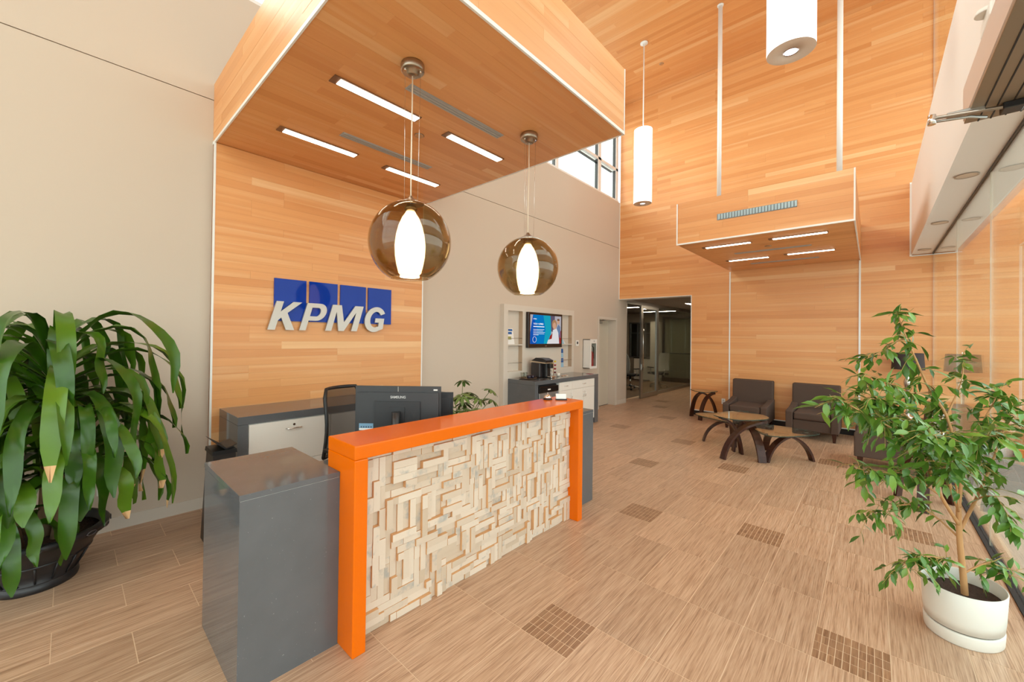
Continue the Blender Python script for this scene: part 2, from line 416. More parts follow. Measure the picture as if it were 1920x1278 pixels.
# ---- right side: glass wall under and above a white beam
wr = empty('wall_right', (XG, 3, 0), kind='structure')
B(XG - .03, XG + .03, -4.0, YE, -.004, .012).build('floor_channel', M_DARKGAP, wr)
ys = (-4.0, -2.4, -.6, 1.2, 3.0, 5.16, 6.95, YE - .01)
for a, b in zip(ys, ys[1:]):
    pn = B(XG - .005, XG + .005, a + .004, b - .004, .012, 3.055).build('glass_pane', M_GLASS, wr)
    B(XG - .004, XG + .004, b - .0035, b + .0035, .012, 3.055).build('silicone_joint', mat('pale_silicone', (206, 192, 176), 0.4), wr)
    B(XG - .005, XG + .005, a + .004, b - .004, 4.26, ZC).build('glass_pane', M_GLASS, wr)
    if b < 4 or b > 9: B(XG - .006, XG + .006, b - .006, b + .006, 4.26, ZC).build('silicone_joint', MATS['pale_silicone'], wr)
bmr = empty('beam', ((.455 + XG) / 2, 3, 3.07), 'long white dropped beam above the glass wall with round downlights', 'beam')
B(.455, .462, -4.0, YE - .014, 3.07, 4.24).build('beam_face', M_WARMWHITE, bmr)
B(.462, 1.0, -4.0, YE - .014, 3.075, 4.24).build('beam_body', M_WARMWHITE, bmr)
B(XG - .012, XG + .012, -4.0, YE - .014, 3.055, 3.077).build('glazing_channel', M_BLACK, bmr)
B(.455, XG + .3, YE - .014, YE - .002, 3.045, 3.06).build('edge_trim', M_TRIM, bmr)
for y, s in ((8.98, 'the farthest one, by the timber wall'), (7.07, 'the middle one'), (5.20, 'the nearest one')):
    t = empty('downlight', (.575, y, 3.06), 'round recessed downlight under the white beam, ' + s, 'downlight', 'downlights under the white beam')
    MB().lathe([(.060, 3.068), (.072, 3.064), (.072, 3.070)], (.575, y, 0), 28, caps=False).build('trim_ring', mat('beige_ring', (186, 166, 148), .5), t)
    MB().lathe([(.0001, 3.0695), (.061, 3.0695)], (.575, y, 0), 28, caps=False).build('lens', mat('downlight_lens', (206, 190, 174), .3), t)
# automatic door operator with folding arms
op = empty('door_operator', (.52, 2.6, 2.98), 'aluminium automatic door operator with folding arm under the white beam', 'door operator')
BV(.396, .4545, 0.6, 3.722, 3.0, 3.20, .004, 1).build('face_cover', mat('pale_anodised', (214, 200, 192), .4, .2), op)
BV(.40, .68, 0.6, 3.72, 2.985, 3.068, .002, 1).build('housing', mat('bronze_anodised', (150, 130, 108), .38, .5), op)
for x in (.452, .50, .555, .61): B(x, x + .006, 0.6, 3.72, 2.982, 2.987).build('groove', M_DARKGAP, op)
BV(.31, .455, 3.50, 3.53, 2.965, 2.995, .003, 1).build('end_plate', M_ALU, op)
MB().tube([(.245, 3.45, 2.965), (.60, 3.56, 2.965), (.66, 3.2, 2.965)], .011, 8).build('main_arm', M_ALU, op)
MB().tube([(.25, 3.47, 2.95), (.40, 3.52, 2.95), (.47, 3.60, 2.955)], .008, 8).build('second_arm', M_ALU, op)
MB().lathe([(.018, 2.93), (.018, 2.985)], (.248, 3.455, 0), 12).build('pivot', M_CHROME, op)
BV(.52, .60, 3.52, 3.62, 2.95, 2.985, .004, 1).build('gearbox', M_BLACK, op)
ms = empty('motion_sensor', (.43, 3.1, 3.24), 'small white motion sensor box on the beam above the door operator', 'sensor')
BV(.395, .455, 2.95, 3.18, 3.20, 3.27, .008).build('housing', M_WHITE, ms)
MB().lathe([(.045, -.01), (.04, .012), (.0001, .02)], (.405, 3.06, 3.275), 16).build('dome', M_WHITE, ms)

# ---- wall behind the camera: glazed entrance front
wb = empty('wall_back', (-2, -4.05, 0), kind='structure')
for x in (-4.62, -3.3, -2.0, -.65, .64): B(x, x + .06, -4.1, -4.0, 0, ZC).build('mullion', M_WHITE, wb)
for z in (0, 2.6, 5.0, 7.3): B(-4.62, .7, -4.1, -4.0, z, z + .06).build('transom', M_WHITE, wb)
for x in (-4.56, -3.24, -1.94, -.59):
    for z0, z1 in ((.06, 2.6), (2.66, 5.0), (5.06, 7.3)): B(x, x + 1.25, -4.055, -4.045, z0, z1).build('pane', M_GLASS, wb)

# ---- corridor and meeting room behind the opening
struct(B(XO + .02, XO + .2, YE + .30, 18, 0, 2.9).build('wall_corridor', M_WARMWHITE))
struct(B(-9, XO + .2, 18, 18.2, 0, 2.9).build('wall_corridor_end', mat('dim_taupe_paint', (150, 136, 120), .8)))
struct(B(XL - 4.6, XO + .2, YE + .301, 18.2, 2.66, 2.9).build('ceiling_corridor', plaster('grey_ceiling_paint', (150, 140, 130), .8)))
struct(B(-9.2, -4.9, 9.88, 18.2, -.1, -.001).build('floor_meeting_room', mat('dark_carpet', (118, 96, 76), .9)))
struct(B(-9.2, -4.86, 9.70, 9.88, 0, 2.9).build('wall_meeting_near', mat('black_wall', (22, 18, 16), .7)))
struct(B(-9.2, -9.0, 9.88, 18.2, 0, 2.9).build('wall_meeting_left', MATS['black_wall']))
wm = empty('wall_meeting_back', (-7, 16.1, 0), kind='structure'); pm = plaster('taupe_paint', (160, 146, 128), .8)
mb = MB(); mb.box(-9.0, -7.35, 16, 16.2, 0, 2.7); mb.box(-6.35, -4.75, 16, 16.2, 0, 2.7); mb.box(-7.35, -6.35, 16, 16.2, 0, .85); mb.box(-7.35, -6.35, 16, 16.2, 2.3, 2.7)
mb.build('wall_panel', pm, wm)
mb = MB(); mb.box(-7.35, -6.35, 15.98, 16.05, .85, .90); mb.box(-7.35, -6.35, 15.98, 16.05, 2.25, 2.3)
for x in (-7.35, -7.03, -6.71, -6.40): mb.box(x, x + .05, 15.98, 16.05, .85, 2.3)
mb.box(-7.35, -6.35, 15.99, 16.04, 1.85, 1.88)
mb.build('window_frame', M_ALU, wm)
B(-7.3, -6.4, 16.01, 16.016, .9, 2.25).build('pane', M_GLASS, wm)
struct(B(-14, -2, 18.2, 26, -.2, -.02).build('ground_garden', mat('garden_grass', (110, 130, 70), .9)))
hd = empty('hedge', (-7.2, 20.5, 0), 'green leafy hedge outside the meeting room window', 'hedge')
rd = random.Random(8); mb = MB()
for i in range(500):
    c = Vector((-7.2 + rd.uniform(-2.2, 2.2), 21.0 + rd.uniform(-.4, .4), rd.uniform(0.0, 3.6))); a = Vector((rd.gauss(0, 1), rd.gauss(0, 1), rd.gauss(0, 1))).normalized() * .13; b_ = a.orthogonal().normalized() * .07
    n = len(mb.v); mb.v += [tuple(c - a), tuple(c + b_), tuple(c + a), tuple(c - b_)]; mb.face([n, n + 1, n + 2, n + 3])
tag(mb.build('hedge_leaves', mat('hedge_leaf', (86, 140, 60), .7), hd), kind='stuff')
struct(B(-10.5, -4.5, 20.0, 20.2, 0, 1.1).build('garden_wall', plaster('pink_brick_paint', (196, 130, 112), .9)))
# glazed partition with sliding door
XP = -4.68
wp = empty('wall_partition', (XP, 13, 0), kind='structure')
B(XP - .03, XP + .03, 11.95, 17.9, 0, .09).build('bottom_rail', M_ALU, wp); B(XP - .03, XP + .03, 9.9, 17.9, 2.56, 2.66).build('head_rail', M_ALU, wp)
B(XP - .03, XP + .05, 9.88, 9.93, 0, 2.6).build('jamb', M_ALU, wp)
for a, b in ((11.95, 13.25), (13.26, 14.55), (14.56, 16.0), (16.01, 17.9)): B(XP - .005, XP + .005, a, b, .09, 2.56).build('glass_pane', M_GLASS, wp)
d2 = empty('door_2', (XP + .06, 11.35, 0), kind='structure'); XD = XP + .065
for a, b in ((10.72, 10.86), (11.80, 11.95)): B(XD - .022, XD + .022, a, b, .01, 2.56).build('door_stile', M_ALU, d2)
B(XD - .022, XD + .022, 10.86, 11.80, .01, .13).build('door_rail', M_ALU, d2); B(XD - .022, XD + .022, 10.86, 11.80, 2.48, 2.56).build('door_rail', M_ALU, d2)
B(XD - .004, XD + .004, 10.86, 11.80, .13, 2.48).build('door_glass', M_GLASS, d2)
MB().tube([(XD + .05, 10.80, .85), (XD + .05, 10.80, 2.2)], .013, 8).build('pull_handle', M_CHROME, d2)
BV(XD + .022, XD + .05, 10.75, 10.84, .78, .95, .004, 1).build('lock_plate', M_CHROME, d2)
# glass door with push bar at the far side of the meeting room
d3 = empty('door_3', (-5.3, 15.9, 0), kind='structure')
for a, b in ((-5.95, -5.88), (-4.86, -4.79)): B(a, b, 15.86, 15.94, 0, 2.5).build('door_stile', mat('dark_bronze', (60, 50, 42), .4, .6), d3)
B(-5.88, -4.86, 15.86, 15.94, 2.42, 2.5).build('door_rail', MATS['dark_bronze'], d3); B(-5.88, -4.86, 15.86, 15.94, 0, .16).build('door_rail', MATS['dark_bronze'], d3)
B(-5.88, -4.86, 15.895, 15.905, .16, 2.42).build('door_glass', M_GLASS, d3)
MB().tube([(-5.85, 15.82, 1.08), (-5.82, 15.78, 1.10), (-4.92, 15.78, 1.10), (-4.89, 15.82, 1.08)], .018, 8).build('push_bar', M_BLACK, d3)
for i, (x, y, s) in enumerate(((-5.9, 12.2, 'nearest the sliding door'), (-5.6, 14.6, 'farther into the room'))):
    t = empty('ceiling_light', (x, y, 2.63), 'linear ceiling light in the meeting room behind glass, ' + s, 'ceiling light', 'meeting room ceiling lights')
    B(x - .6, x + .6, y - .05, y + .05, 2.625, 2.66).build('housing', M_ALU, t); B(x - .58, x + .58, y - .035, y + .035, 2.62, 2.626).build('diffuser', emis('room_lamp%d' % i, (255, 236, 205), 45.0), t)
t = empty('ceiling_light', (-3.7, 12.4, 2.63), 'linear ceiling light in the corridor beyond the opening', 'ceiling light')
B(-3.76, -3.64, 11.6, 13.2, 2.625, 2.66).build('housing', M_ALU, t); B(-3.745, -3.655, 11.62, 13.18, 2.62, 2.626).build('diffuser', emis('corridor_lamp', (255, 236, 205), 30.0), t)
cb = empty('cabinet', (-5.6, 15.4, 0), 'pale low cabinet against the meeting room back wall', 'cabinet')
B(-6.2, -5.98, 15.3, 15.95, 0, 2.3).build('tall_side', M_BEIGE2, cb); B(-6.9, -6.2, 15.45, 15.95, .04, .86).build('body', M_BEIGE2, cb); B(-6.92, -6.2, 15.43, 15.95, .86, .9).build('top', M_DARKGAP, cb)

# ================================================================== TIMBER FEATURE WALL AND CANOPIES
YA, YB, ZB, ZT, XC = 0.93, 3.37, 3.47, 4.05, -1.613
wf = empty('wall_feature', (-4.58, 2.15, 0), kind='structure')
B(XL, -4.564, YA + .002, YB - .002, 0, ZB).build('backing_panel', M_BACK, wf)
boards(wf, 'X', -4.564, YA + .012, YB - .012, .002, ZB - .002, TW, M_WY, 31, 1)
trim(8, -4.566, -4.546, YA - .004, YA + .012, 0, ZB); trim(9, -4.62, -4.546, YB - .012, YB + .004, 0, ZB)
cn = empty('canopy', ((XL + XC) / 2, (YA + YB) / 2, ZB), 'large timber clad dropped canopy hanging over the reception desk', 'canopy')
B(XL, XC - .016, YA + .016, YB - .016, ZB + .016, ZT).build('core', M_BACK, cn)
boards(cn, 'ZY', ZB + .016, YA + .012, YB - .012, XL + .002, XC - .012, .088, M_WY, 32, -1)
boards(cn, 'X', XC - .016, YA + .012, YB - .012, ZB + .02, ZT, TW, M_WY, 33, 1)
boards(cn, 'Y', YA + .016, XL + .002, XC - .012, ZB + .02, ZT, TW, M_WX, 34, -1)
boards(cn, 'Y', YB - .016, XL + .002, XC - .012, ZB + .02, ZT, TW, M_WX, 35, 1)
for a in ((XC - .012, XC + .002, YA - .002, YB + .002, ZB - .004, ZB + .022), (XL, XC - .012, YA - .002, YA + .010, ZB - .004, ZB + .022), (XL, XC - .012, YB - .010, YB + .002, ZB - .004, ZB + .022), (XC - .010, XC + .002, YB - .010, YB + .002, ZB + .022, ZT), (XC - .010, XC + .002, YA - .002, YA + .010, ZB + .022, ZT)):
    B(*a).build('edge_trim', M_TRIM, cn)
XA2, XB2, Y6, Z3, Z4 = -2.162, -.155, 6.30, 3.07, 3.69
bh = empty('canopy', ((XA2 + XB2) / 2, 7.9, Z3), 'smaller timber clad canopy projecting from the end wall above the armchairs', 'canopy')
B(XA2 + .014, XB2 - .014, Y6 + .016, YE - .016, Z3 + .016, Z4).build('core', M_BACK, bh)
boards(bh, 'ZX', Z3 + .016, XA2 + .010, XB2 - .010, Y6 + .012, YE - .016, .088, M_WX, 41, -1)
boards(bh, 'Y', Y6 + .016, XA2 + .010, XB2 - .010, Z3 + .012, Z4, TW, M_WX, 42, -1)
boards(bh, 'X', XB2 - .014, Y6 + .012, YE - .016, Z3 + .012, Z4, TW, M_WY, 43, 1)
boards(bh, 'X', XA2 + .014, Y6 + .012, YE - .016, Z3 + .012, Z4, TW, M_WY, 44, -1)
for a in ((XA2 - .004, XB2 + .004, Y6 - .008, Y6 + .012, Z3 - .004, Z3 + .018), (XA2 - .004, XA2 + .012, Y6 - .008, Y6 + .012, Z3 + .018, Z4), (XB2 - .012, XB2 + .004, Y6 - .008, Y6 + .012, Z3 + .018, Z4), (XB2 - .010, XB2 + .004, Y6 + .012, YE - .016, Z3 - .004, Z3 + .012)):
    B(*a).build('edge_trim', M_TRIM, bh)
for x, s in ((-1.94, 'left'), (-.36, 'right')):
    t = empty('suspension_rod', (x, 7.68, Z4), 'slim white steel rod hanging the smaller canopy from the ceiling, on its %s' % s, 'rod', 'canopy suspension rods')
    MB().tube([(x, 7.68, Z4), (x, 7.68, ZC)], .034, 16).build('rod', M_TRIM, t); MB().lathe([(.05, 0), (.05, .02)], (x, 7.68, ZC - .02), 16).build('ceiling_plate', M_TRIM, t)

# linear recessed lights, slot diffusers, sprinklers
def linear(x0, x1, y0, y1, z, label, group):
    t = empty('linear_light', ((x0 + x1) / 2, (y0 + y1) / 2, z), label, 'ceiling light', group)
    MB().box(x0, x1, y0, y1, z - .006, z + .0006).build('frame', mat('bronze_frame', (120, 80, 54), .4), t)
    i = .014; e = .05
    if y1 - y0 > x1 - x0: B(x0 + i, x1 - i, y0 + e, y1 - i, z - .010, z - .006).build('diffuser', M_TUBE, t)
    else: B(x0 + e, x1 - i, y0 + i, y1 - i, z - .010, z - .006).build('diffuser', M_TUBE, t)
G1 = 'linear lights in the large canopy'
for x, y, s in ((-2.78, 1.27, 'nearest one, behind the first globe pendant'), (-3.81, 1.26, 'nearest the logo wall on the left'), (-2.79, 2.305, 'far one towards the second globe pendant'), (-3.83, 2.32, 'far one against the logo wall')):
    linear(x - .05, x + .05, y - .02, y + .72, ZB, 'linear recessed light in the large canopy, ' + s, G1)
G2 = 'linear lights in the small canopy'
for x, y, s in ((-1.89, 6.76, 'front left'), (-1.03, 6.74, 'front right'), (-1.89, 8.15, 'back left'), (-1.03, 8.10, 'back right')):
    linear(x - .04, x + .61, y - .05, y + .05, Z3, 'linear recessed light in the smaller canopy over the armchairs, ' + s, G2)
M_SLOT = mat('grey_slot_metal', (172, 168, 166), .5, .0)
def slot(x0, x1, y0, y1, z, label):
    t = empty('air_slot', ((x0 + x1) / 2, (y0 + y1) / 2, z), label, 'air vent')
    B(x0, x1, y0, y1, z - .003, z + .0006).build('frame', M_SLOT, t); w = min(x1 - x0, y1 - y0)
    for k in range(3):
        o = (k + .5) * w / 3
        if y1 - y0 > x1 - x0: B(x0 + o - .009, x0 + o + .009, y0 + .01, y1 - .01, z - .008, z - .003).build('blade', M_SLOT, t)
        else: B(x0 + .01, x1 - .01, y0 + o - .009, y0 + o + .009, z - .008, z - .003).build('blade', M_SLOT, t)
slot(-2.505, -2.42, 1.67, 2.665, ZB, 'long grey air slot in the large canopy beside the globe pendants')
slot(-3.535, -3.45, 1.665, 2.66, ZB, 'long grey air slot in the large canopy near the logo wall')
slot(-1.66, -.66, 7.48, 7.56, Z3, 'thin grey air slot under the small canopy, front one'); slot(-1.66, -.66, 8.66, 8.74, Z3, 'thin grey air slot under the small canopy, back one')
vg = empty('air_grille', (-1.157, Y6 - .01, 3.345), 'blue grey slatted air grille on the front of the smaller canopy', 'air vent')
B(-1.614, -.70, Y6 - .004, Y6 + .004, 3.345, 3.432).build('frame', mat('grille_back', (132, 140, 144), .6), vg)
for k in range(26):
    x = -1.60 + k * .0349; MB().prism([(x, Y6 - .004), (x + .02, Y6 - .016), (x + .026, Y6 - .016), (x + .008, Y6 - .004)], 2, 3.352, 3.425).build('slat', mat('grille_slat', (178, 200, 208), .4), vg)
def sprinkler(x, y, z, label):
    t = empty('sprinkler', (x, y, z - .01), label, 'sprinkler')
    MB().lathe([(.034, 0), (.040, .004), (.040, .010)], (x, y, z - .010), 24).build('cover_plate', mat('sprinkler_plate', (190, 140, 96), .4), t)
    MB().lathe([(.040, 0), (.044, .002), (.044, .006), (.040, .006)], (x, y, z - .006), 24, caps=False).build('rim', M_NICKEL, t)
sprinkler(-2.997, 2.158, ZB, 'round concealed sprinkler cover in the large canopy'); sprinkler(-1.151, 7.21, Z3, 'round concealed sprinkler cover under the smaller canopy'); sprinkler(-3.26, 8.51, ZC, 'small round sprinkler cover in the high timber ceiling')

# globe pendants
def globe_pendant(x, y, zc, label):
    t = empty('globe_pendant', (x, y, zc - .27), label, 'pendant lamp', 'amber globe pendants')
    cp = MB().lathe([(.074, ZB), (.078, ZB - .008), (.078, ZB - .045), (.070, ZB - .052), (.042, ZB - .052), (.040, ZB - .075), (.012, ZB - .078)], (x, y, 0), 32).build('ceiling_cup', M_NICKEL, t)
    for k in range(3):
        a = k * 2 * PI / 3 + .5; MB().lathe([(.006, -.012), (.006, 0)], (x + .058 * math.cos(a), y + .058 * math.sin(a), ZB - .052), 8).build('cable_stop', M_CHROME, cp)
        MB().tube([(x + .058 * math.cos(a), y + .058 * math.sin(a), ZB - .055), (x + .050 * math.cos(a), y + .050 * math.sin(a), zc + .275)], .0012, 5).build('steel_cable', M_CHROME, t)
    MB().tube([(x, y, ZB - .07), (x + .004, y - .002, ZB - .30), (x - .003, y, zc + .5), (x, y, zc + .29)], .0045, 8).build('cord', mat('clear_cord', (232, 214, 190), .4), t)
    MB().lathe([(.010, .31), (.018, .297), (.055, .272), (.085, .256), (.04, .25)], (x, y, zc), 28).build('top_cap', M_NICKEL, t)
    pr = []; R = .272
    for k in range(25):
        a = math.radians(74 - k * (74 + 62) / 24); pr.append((R * math.cos(a), R * math.sin(a)))
    pr += [(r - .006, z) for r, z in reversed(pr[:])]
    MB().lathe(pr, (x, y, zc), 48, caps=False).build('glass_globe', M_SMOKE, t)
    ip = [(.0001, .205), (.03, .205), (.038, .19), (.055, .165), (.078, .11), (.093, .05), (.101, -.02), (.098, -.09), (.088, -.15), (.074, -.205), (.064, -.215), (.064, -.232), (.0001, -.232)]
    MB().lathe(ip, (x, y, zc), 32).build('opal_shade', M_SHADE, t)
    MB().lathe([(.012, .25), (.03, .245), (.045, .22), (.03, .205)], (x, y, zc), 20).build('socket', M_NICKEL, t)
globe_pendant(-2.245, 1.556, 2.278, 'smoked amber glass globe pendant with opal core, the nearer larger looking one')
globe_pendant(-2.245, 2.808, 2.278, 'smoked amber glass globe pendant with opal core, the farther one by the coffee counter')
def cyl_pendant(x, y, z0, h, r, label):
    t = empty('cylinder_pendant', (x, y, z0), label, 'pendant lamp', 'white cylinder pendants')
    MB().lathe([(.07, ZC), (.07, ZC - .02), (.02, ZC - .03)], (x, y, 0), 24).build('ceiling_plate', M_WHITE, t)
    MB().tube([(x, y, ZC - .02), (x, y, z0 + h)], .011, 8).build('stem', M_WHITE, t)
    MB().lathe([(r, z0), (r, z0 + h), (.0001, z0 + h)], (x, y, 0), 40).build('cylinder', M_CYL, t)
    MB().lathe([(r, z0 - .001), (r - .012, z0 - .002), (.32 * r, z0 - .002), (.32 * r, z0 + .03)], (x, y, 0), 40, caps=False).build('bottom_disc', mat('satin_disc', (232, 222, 212), .4), t)
    MB().lathe([(.32 * r, z0 + .004), (.30 * r, z0 - .006), (.26 * r, z0 + .03)], (x, y, 0), 28, caps=False).build('baffle', mat('brass_baffle', (170, 112, 60), .25, 1), t)
    MB().lathe([(.0001, z0 + .012), (.25 * r, z0 + .012)], (x, y, 0), 24, caps=False).build('bulb', M_SPOT, t)
cyl_pendant(-3.283, 7.67, 4.29, 1.44, .168, 'tall white lit cylinder pendant hanging near the clerestory window, the smaller looking one')
cyl_pendant(-.53, 4.31, 4.185, 1.44, .178, 'tall white lit cylinder pendant cut by the top of the picture, the nearer one')

# ================================================================== LOGO SIGN
lg = empty('logo_sign', (-4.535, 2.13, 1.70), 'metal letters KPMG over four glossy blue squares on the timber wall', 'sign')
M_BLUE = mat('glossy_royal_blue', (0, 50, 156), .05, spec=.2)
for a, b in ((1.467, 1.792), (1.826, 2.146), (2.181, 2.505), (2.537, 2.862)): B(-4.552, -4.532, a, b, 1.795, 2.241).build('blue_square', M_BLUE, lg)
M_LET = mat('satin_silver_letter', (190, 182, 174), .42, .75)
def arcp(cx, cy, rx, ry, d0, d1, n=12): return [(cx + rx * math.cos(math.radians(d0 + (d1 - d0) * i / n)), cy + ry * math.sin(math.radians(d0 + (d1 - d0) * i / n))) for i in range(n + 1)]
GLYPH = {
 'K': [[(0, 0), (.27, 0), (.27, .33), (.36, .43), (.68, 0), (1.0, 0), (.54, .60), (.98, 1), (.64, 1), (.27, .64), (.27, 1), (0, 1)]],
 'P': [[(0, 0), (.28, 0), (.28, 1), (0, 1)], [(.28, .36), (.62, .36)] + arcp(.62, .68, .38, .32, -90, 90) + [(.28, 1), (.28, .84), (.58, .84)] + arcp(.58, .68, .14, .16, 90, -90, 8) + [(.28, .52)]],
 'M': [[(0, 0), (.18, 0), (.18, .74), (.40, 0), (.57, 0), (.81, .74), (.81, 0), (1, 0), (1, 1), (.72, 1), (.50, .34), (.28, 1), (0, 1)]],
 'G': [arcp(.52, .5, .52, .5, 30, 300, 22) + [(.97, .13), (.97, .55), (.52, .55), (.52, .38), (.72, .38), (.72, .22)] + arcp(.54, .5, .27, .31, 295, 35, 18)],
}
for ch, a, b in (('K', 1.398, 1.745), ('P', 1.712, 2.035), ('M', 1.995, 2.462), ('G', 2.455, 2.778)):
    mb = MB(); z0, hh, sh = (1.700, .300, .085) if ch != 'G' else (1.694, .312, .05)
    for pl in GLYPH[ch]: mb.prism([(a + u * (b - a - sh) + v * sh, z0 + v * hh) for u, v in pl], 0, -4.532, -4.504)
    mb.build('letter', M_LET, lg)

# ================================================================== RECEPTION DESK
dk = empty('reception_desk', (-2.35, 2.13, 0), 'long reception desk with orange arch, split wood cladding and charcoal stone pedestals', 'desk')
XF, XK = -2.086, -2.76
for a, b in ((.545, 1.016), (3.246, 3.713)):
    pb = B(XK, XF, a, b, 0, .892).build('stone_pedestal', M_GREY, dk); BV(XK - .002, XF + .002, a - .002, b, .8945, .922, .0015, 1).build('pedestal_top', M_GREY, dk)
    B(XK + .002, XF - .002, a + .002, b - .002, .892, .8945).build('joint_line', mat('pale_sealant', (190, 186, 180), .5), dk)
XO1, XO0 = -1.925, -2.237
BV(XO0, XO1, 1.017, 1.093, 0, 1.012, .006).build('orange_leg', M_ORANGE, dk); BV(XO0, XO1, 3.170, 3.245, 0, 1.012, .006).build('orange_leg', M_ORANGE, dk)
BV(XO0, XO1, 1.017, 3.245, 1.0125, 1.086, .006).build('orange_top', M_ORANGE, dk)
B(XO0, -2.075, 1.094, 3.169, 0.0, 1.010).build('cladding_backing', mat('cladding_backing', (168, 120, 78), .8), dk)
B(-2.93, XO0, 1.02, 3.24, .70, .735).build('work_surface', M_GREY, dk)
B(-2.93, -2.89, 1.10, 3.16, 0, .70).build('modesty_panel', M_WHITE, dk)
# split wood cladding: blocks of different lengths and depths
def clad_mat(name, stops, mixc):
    m_ = mat(name, stops[0][1], .7); n = NT(m_); r = n.rnd()
    g = n.noise(n.pos((9, 9, 9), r), 1.0, 4, .6); f = n.add('ShaderNodeClamp'); n.link(n.math('MULTIPLY', n.math('SUBTRACT', g, .56), 7.0), f.inputs[0])
    n.link(n.mix(n.math('MULTIPLY', f.outputs[0], .75), n.ramp(r, stops), mixc), n.b.inputs['Base Color'])
    n.bump(n.noise(n.pos((60, 60, 60), r), 1.0, 3), .3, .002); return m_
M_CF = clad_mat('whitewashed_block_face', [(0, (204, 182, 160)), (.5, (219, 201, 182)), (1, (195, 172, 148))], (152, 152, 148))
M_CS = mat('sawn_block_side', (216, 166, 116), .7)
b_ = MB(); b_.box(-.5, .5, -.5, .5, -.5, .5); cm = bpy.data.meshes.new('cladding_block'); cm.from_pydata(b_.v, [], b_.f)
cm.materials.append(M_CF); cm.materials.append(M_CS); cm.polygons.foreach_set('material_index', [1, 1, 1, 0, 1, 1]); cm.update()
NY, NZ = 50, 24; gy, gz = (3.170 - 1.093) / NY, 1.008 / NZ; used = [[False] * NZ for _ in range(NY)]; rd = random.Random(17); blocks = []
order = [(i, j) for j in range(NZ) for i in range(NY)]; rd.shuffle(order)
for ln in (4, 3, 2, 1):
    for i, j in order:
        if used[i][j]: continue
        for hv in ((1, 0), (0, 1)) if rd.random() < .42 else ((0, 1), (1, 0)):
            cells = [(i + hv[0] * k, j + hv[1] * k) for k in range(ln)]
            if all(a < NY and b < NZ and not used[a][b] for a, b in cells) and (ln < 4 or rd.random() < .5):
                for a, b in cells: used[a][b] = True
                blocks.append((i, j, ln * hv[0] or 1, ln * hv[1] or 1)); break
blocks.sort(key=lambda q: -q[2] * q[3])
more = MB()
for k, (i, j, w, h) in enumerate(blocks):
    dp = rd.choice((.040, .047, .054, .060, .066)) + rd.uniform(-.003, .003); y0, z0 = 1.093 + i * gy, .001 + j * gz
    dm = (dp, w * gy - .0012, h * gz - .0012); c = (-2.075 + dp / 2, y0 + w * gy / 2, z0 + h * gz / 2)
    if k < 300: piece(dk, 'cladding_block', cm, c, dm)
    else:
        more.box(c[0] - dm[0] / 2, c[0] + dm[0] / 2, c[1] - dm[1] / 2, c[1] + dm[1] / 2, c[2] - dm[2] / 2, c[2] + dm[2] / 2); more.mi[-6:] = [1, 1, 1, 0, 1, 1]
if more.v: tag(more.build('small_cladding_blocks', [M_CF, M_CS], dk), kind='stuff')

# things on and behind the desk
bl = empty('service_bell', (-2.17, 3.03, 1.086), 'small chrome service bell on the orange desk top', 'bell')
MB().lathe([(.040, 0), (.042, .004), (.036, .012)], (-2.17, 3.03, 1.086), 24).build('base', M_BLACK, bl)
MB().lathe([(.036, .014), (.035, .022), (.028, .036), (.014, .046), (.004, .049)], (-2.17, 3.03, 1.086), 24).build('dome', M_CHROME, bl)
MB().lathe([(.004, .048), (.004, .058), (.007, .060), (.0001, .064)], (-2.17, 3.03, 1.086), 12).build('button', M_CHROME, bl)
ch = empty('card_holder', (-2.07, 3.10, 1.086), 'black card holder with white business cards on the orange desk top', 'card holder')
_cx, _sx = .728, .686
def camface(cx, cy, w, d, z0, z1, lean=0.0, rot=None):
    mb = MB(); n = 0
    for z, o in ((z0, 0), (z1, lean)):
        for a, b in ((-w / 2, -d / 2), (w / 2, -d / 2), (w / 2, d / 2), (-w / 2, d / 2)):
            b2 = b + o; mb.v.append((cx + a * _cx - b2 * _sx, cy + a * _sx + b2 * _cx, z))
    for q in ((0, 3, 2, 1), (4, 5, 6, 7), (0, 1, 5, 4), (1, 2, 6, 5), (2, 3, 7, 6), (3, 0, 4, 7)): mb.face(list(q))
    return mb
camface(-2.07, 3.10, .10, .045, 1.086, 1.098).build('tray', M_BLACK, ch); camface(-2.075, 3.105, .092, .024, 1.098, 1.140, .012).build('cards', M_WHITE, ch)

# monitors
def monitor(cx, cy, z0, label, w=.635, h=.375):
    t = empty('monitor', (cx, cy, .735), label, 'monitor', 'monitors behind the desk')
    M_MB = mat('monitor_grey_plastic', (52, 51, 53), .42)
    z1 = z0 + h
    camface(cx, cy, w, .018, z0, z1).build('panel', M_MB, t)
    bk = camface(cx + .686 * .017, cy - .728 * .017, w - .03, .018, z0 + .012, z1 - .045).build('back_shell', M_MB, t)
    camface(cx + .686 * .032, cy - .728 * .032, w * .53, .014, z0 + .05, z1 - .11).build('recess_cover', mat('monitor_cover', (44, 43, 45), .5), t)
    vm = camface(cx + .686 * .042, cy - .728 * .042, .11, .008, z0 + .12, z0 + .225).build('mount_plate', MATS['monitor_cover'], t)
    MB().tube([(cx + .686 * .075, cy - .728 * .075, .75), (cx + .686 * .075, cy - .728 * .075, z0 + .195)], .031, 20).build('stand_post', mat('stand_dark_metal', (60, 58, 58), .3, .6), t)
    camface(cx + .686 * .058, cy - .728 * .058, .05, .03, z0 + .15, z0 + .19).build('stand_head', M_BLACK, t)
    MB().lathe([(.12, 0), (.12, .008), (.05, .015)], (cx + .686 * .06, cy - .728 * .06, .736), 28).build('stand_foot', M_BLACK, t)
    camface(cx + .686 * .011, cy - .728 * .011, .004, .006, z1 - .04, z1 - .004).build('rib', M_ALU, t)
    return t
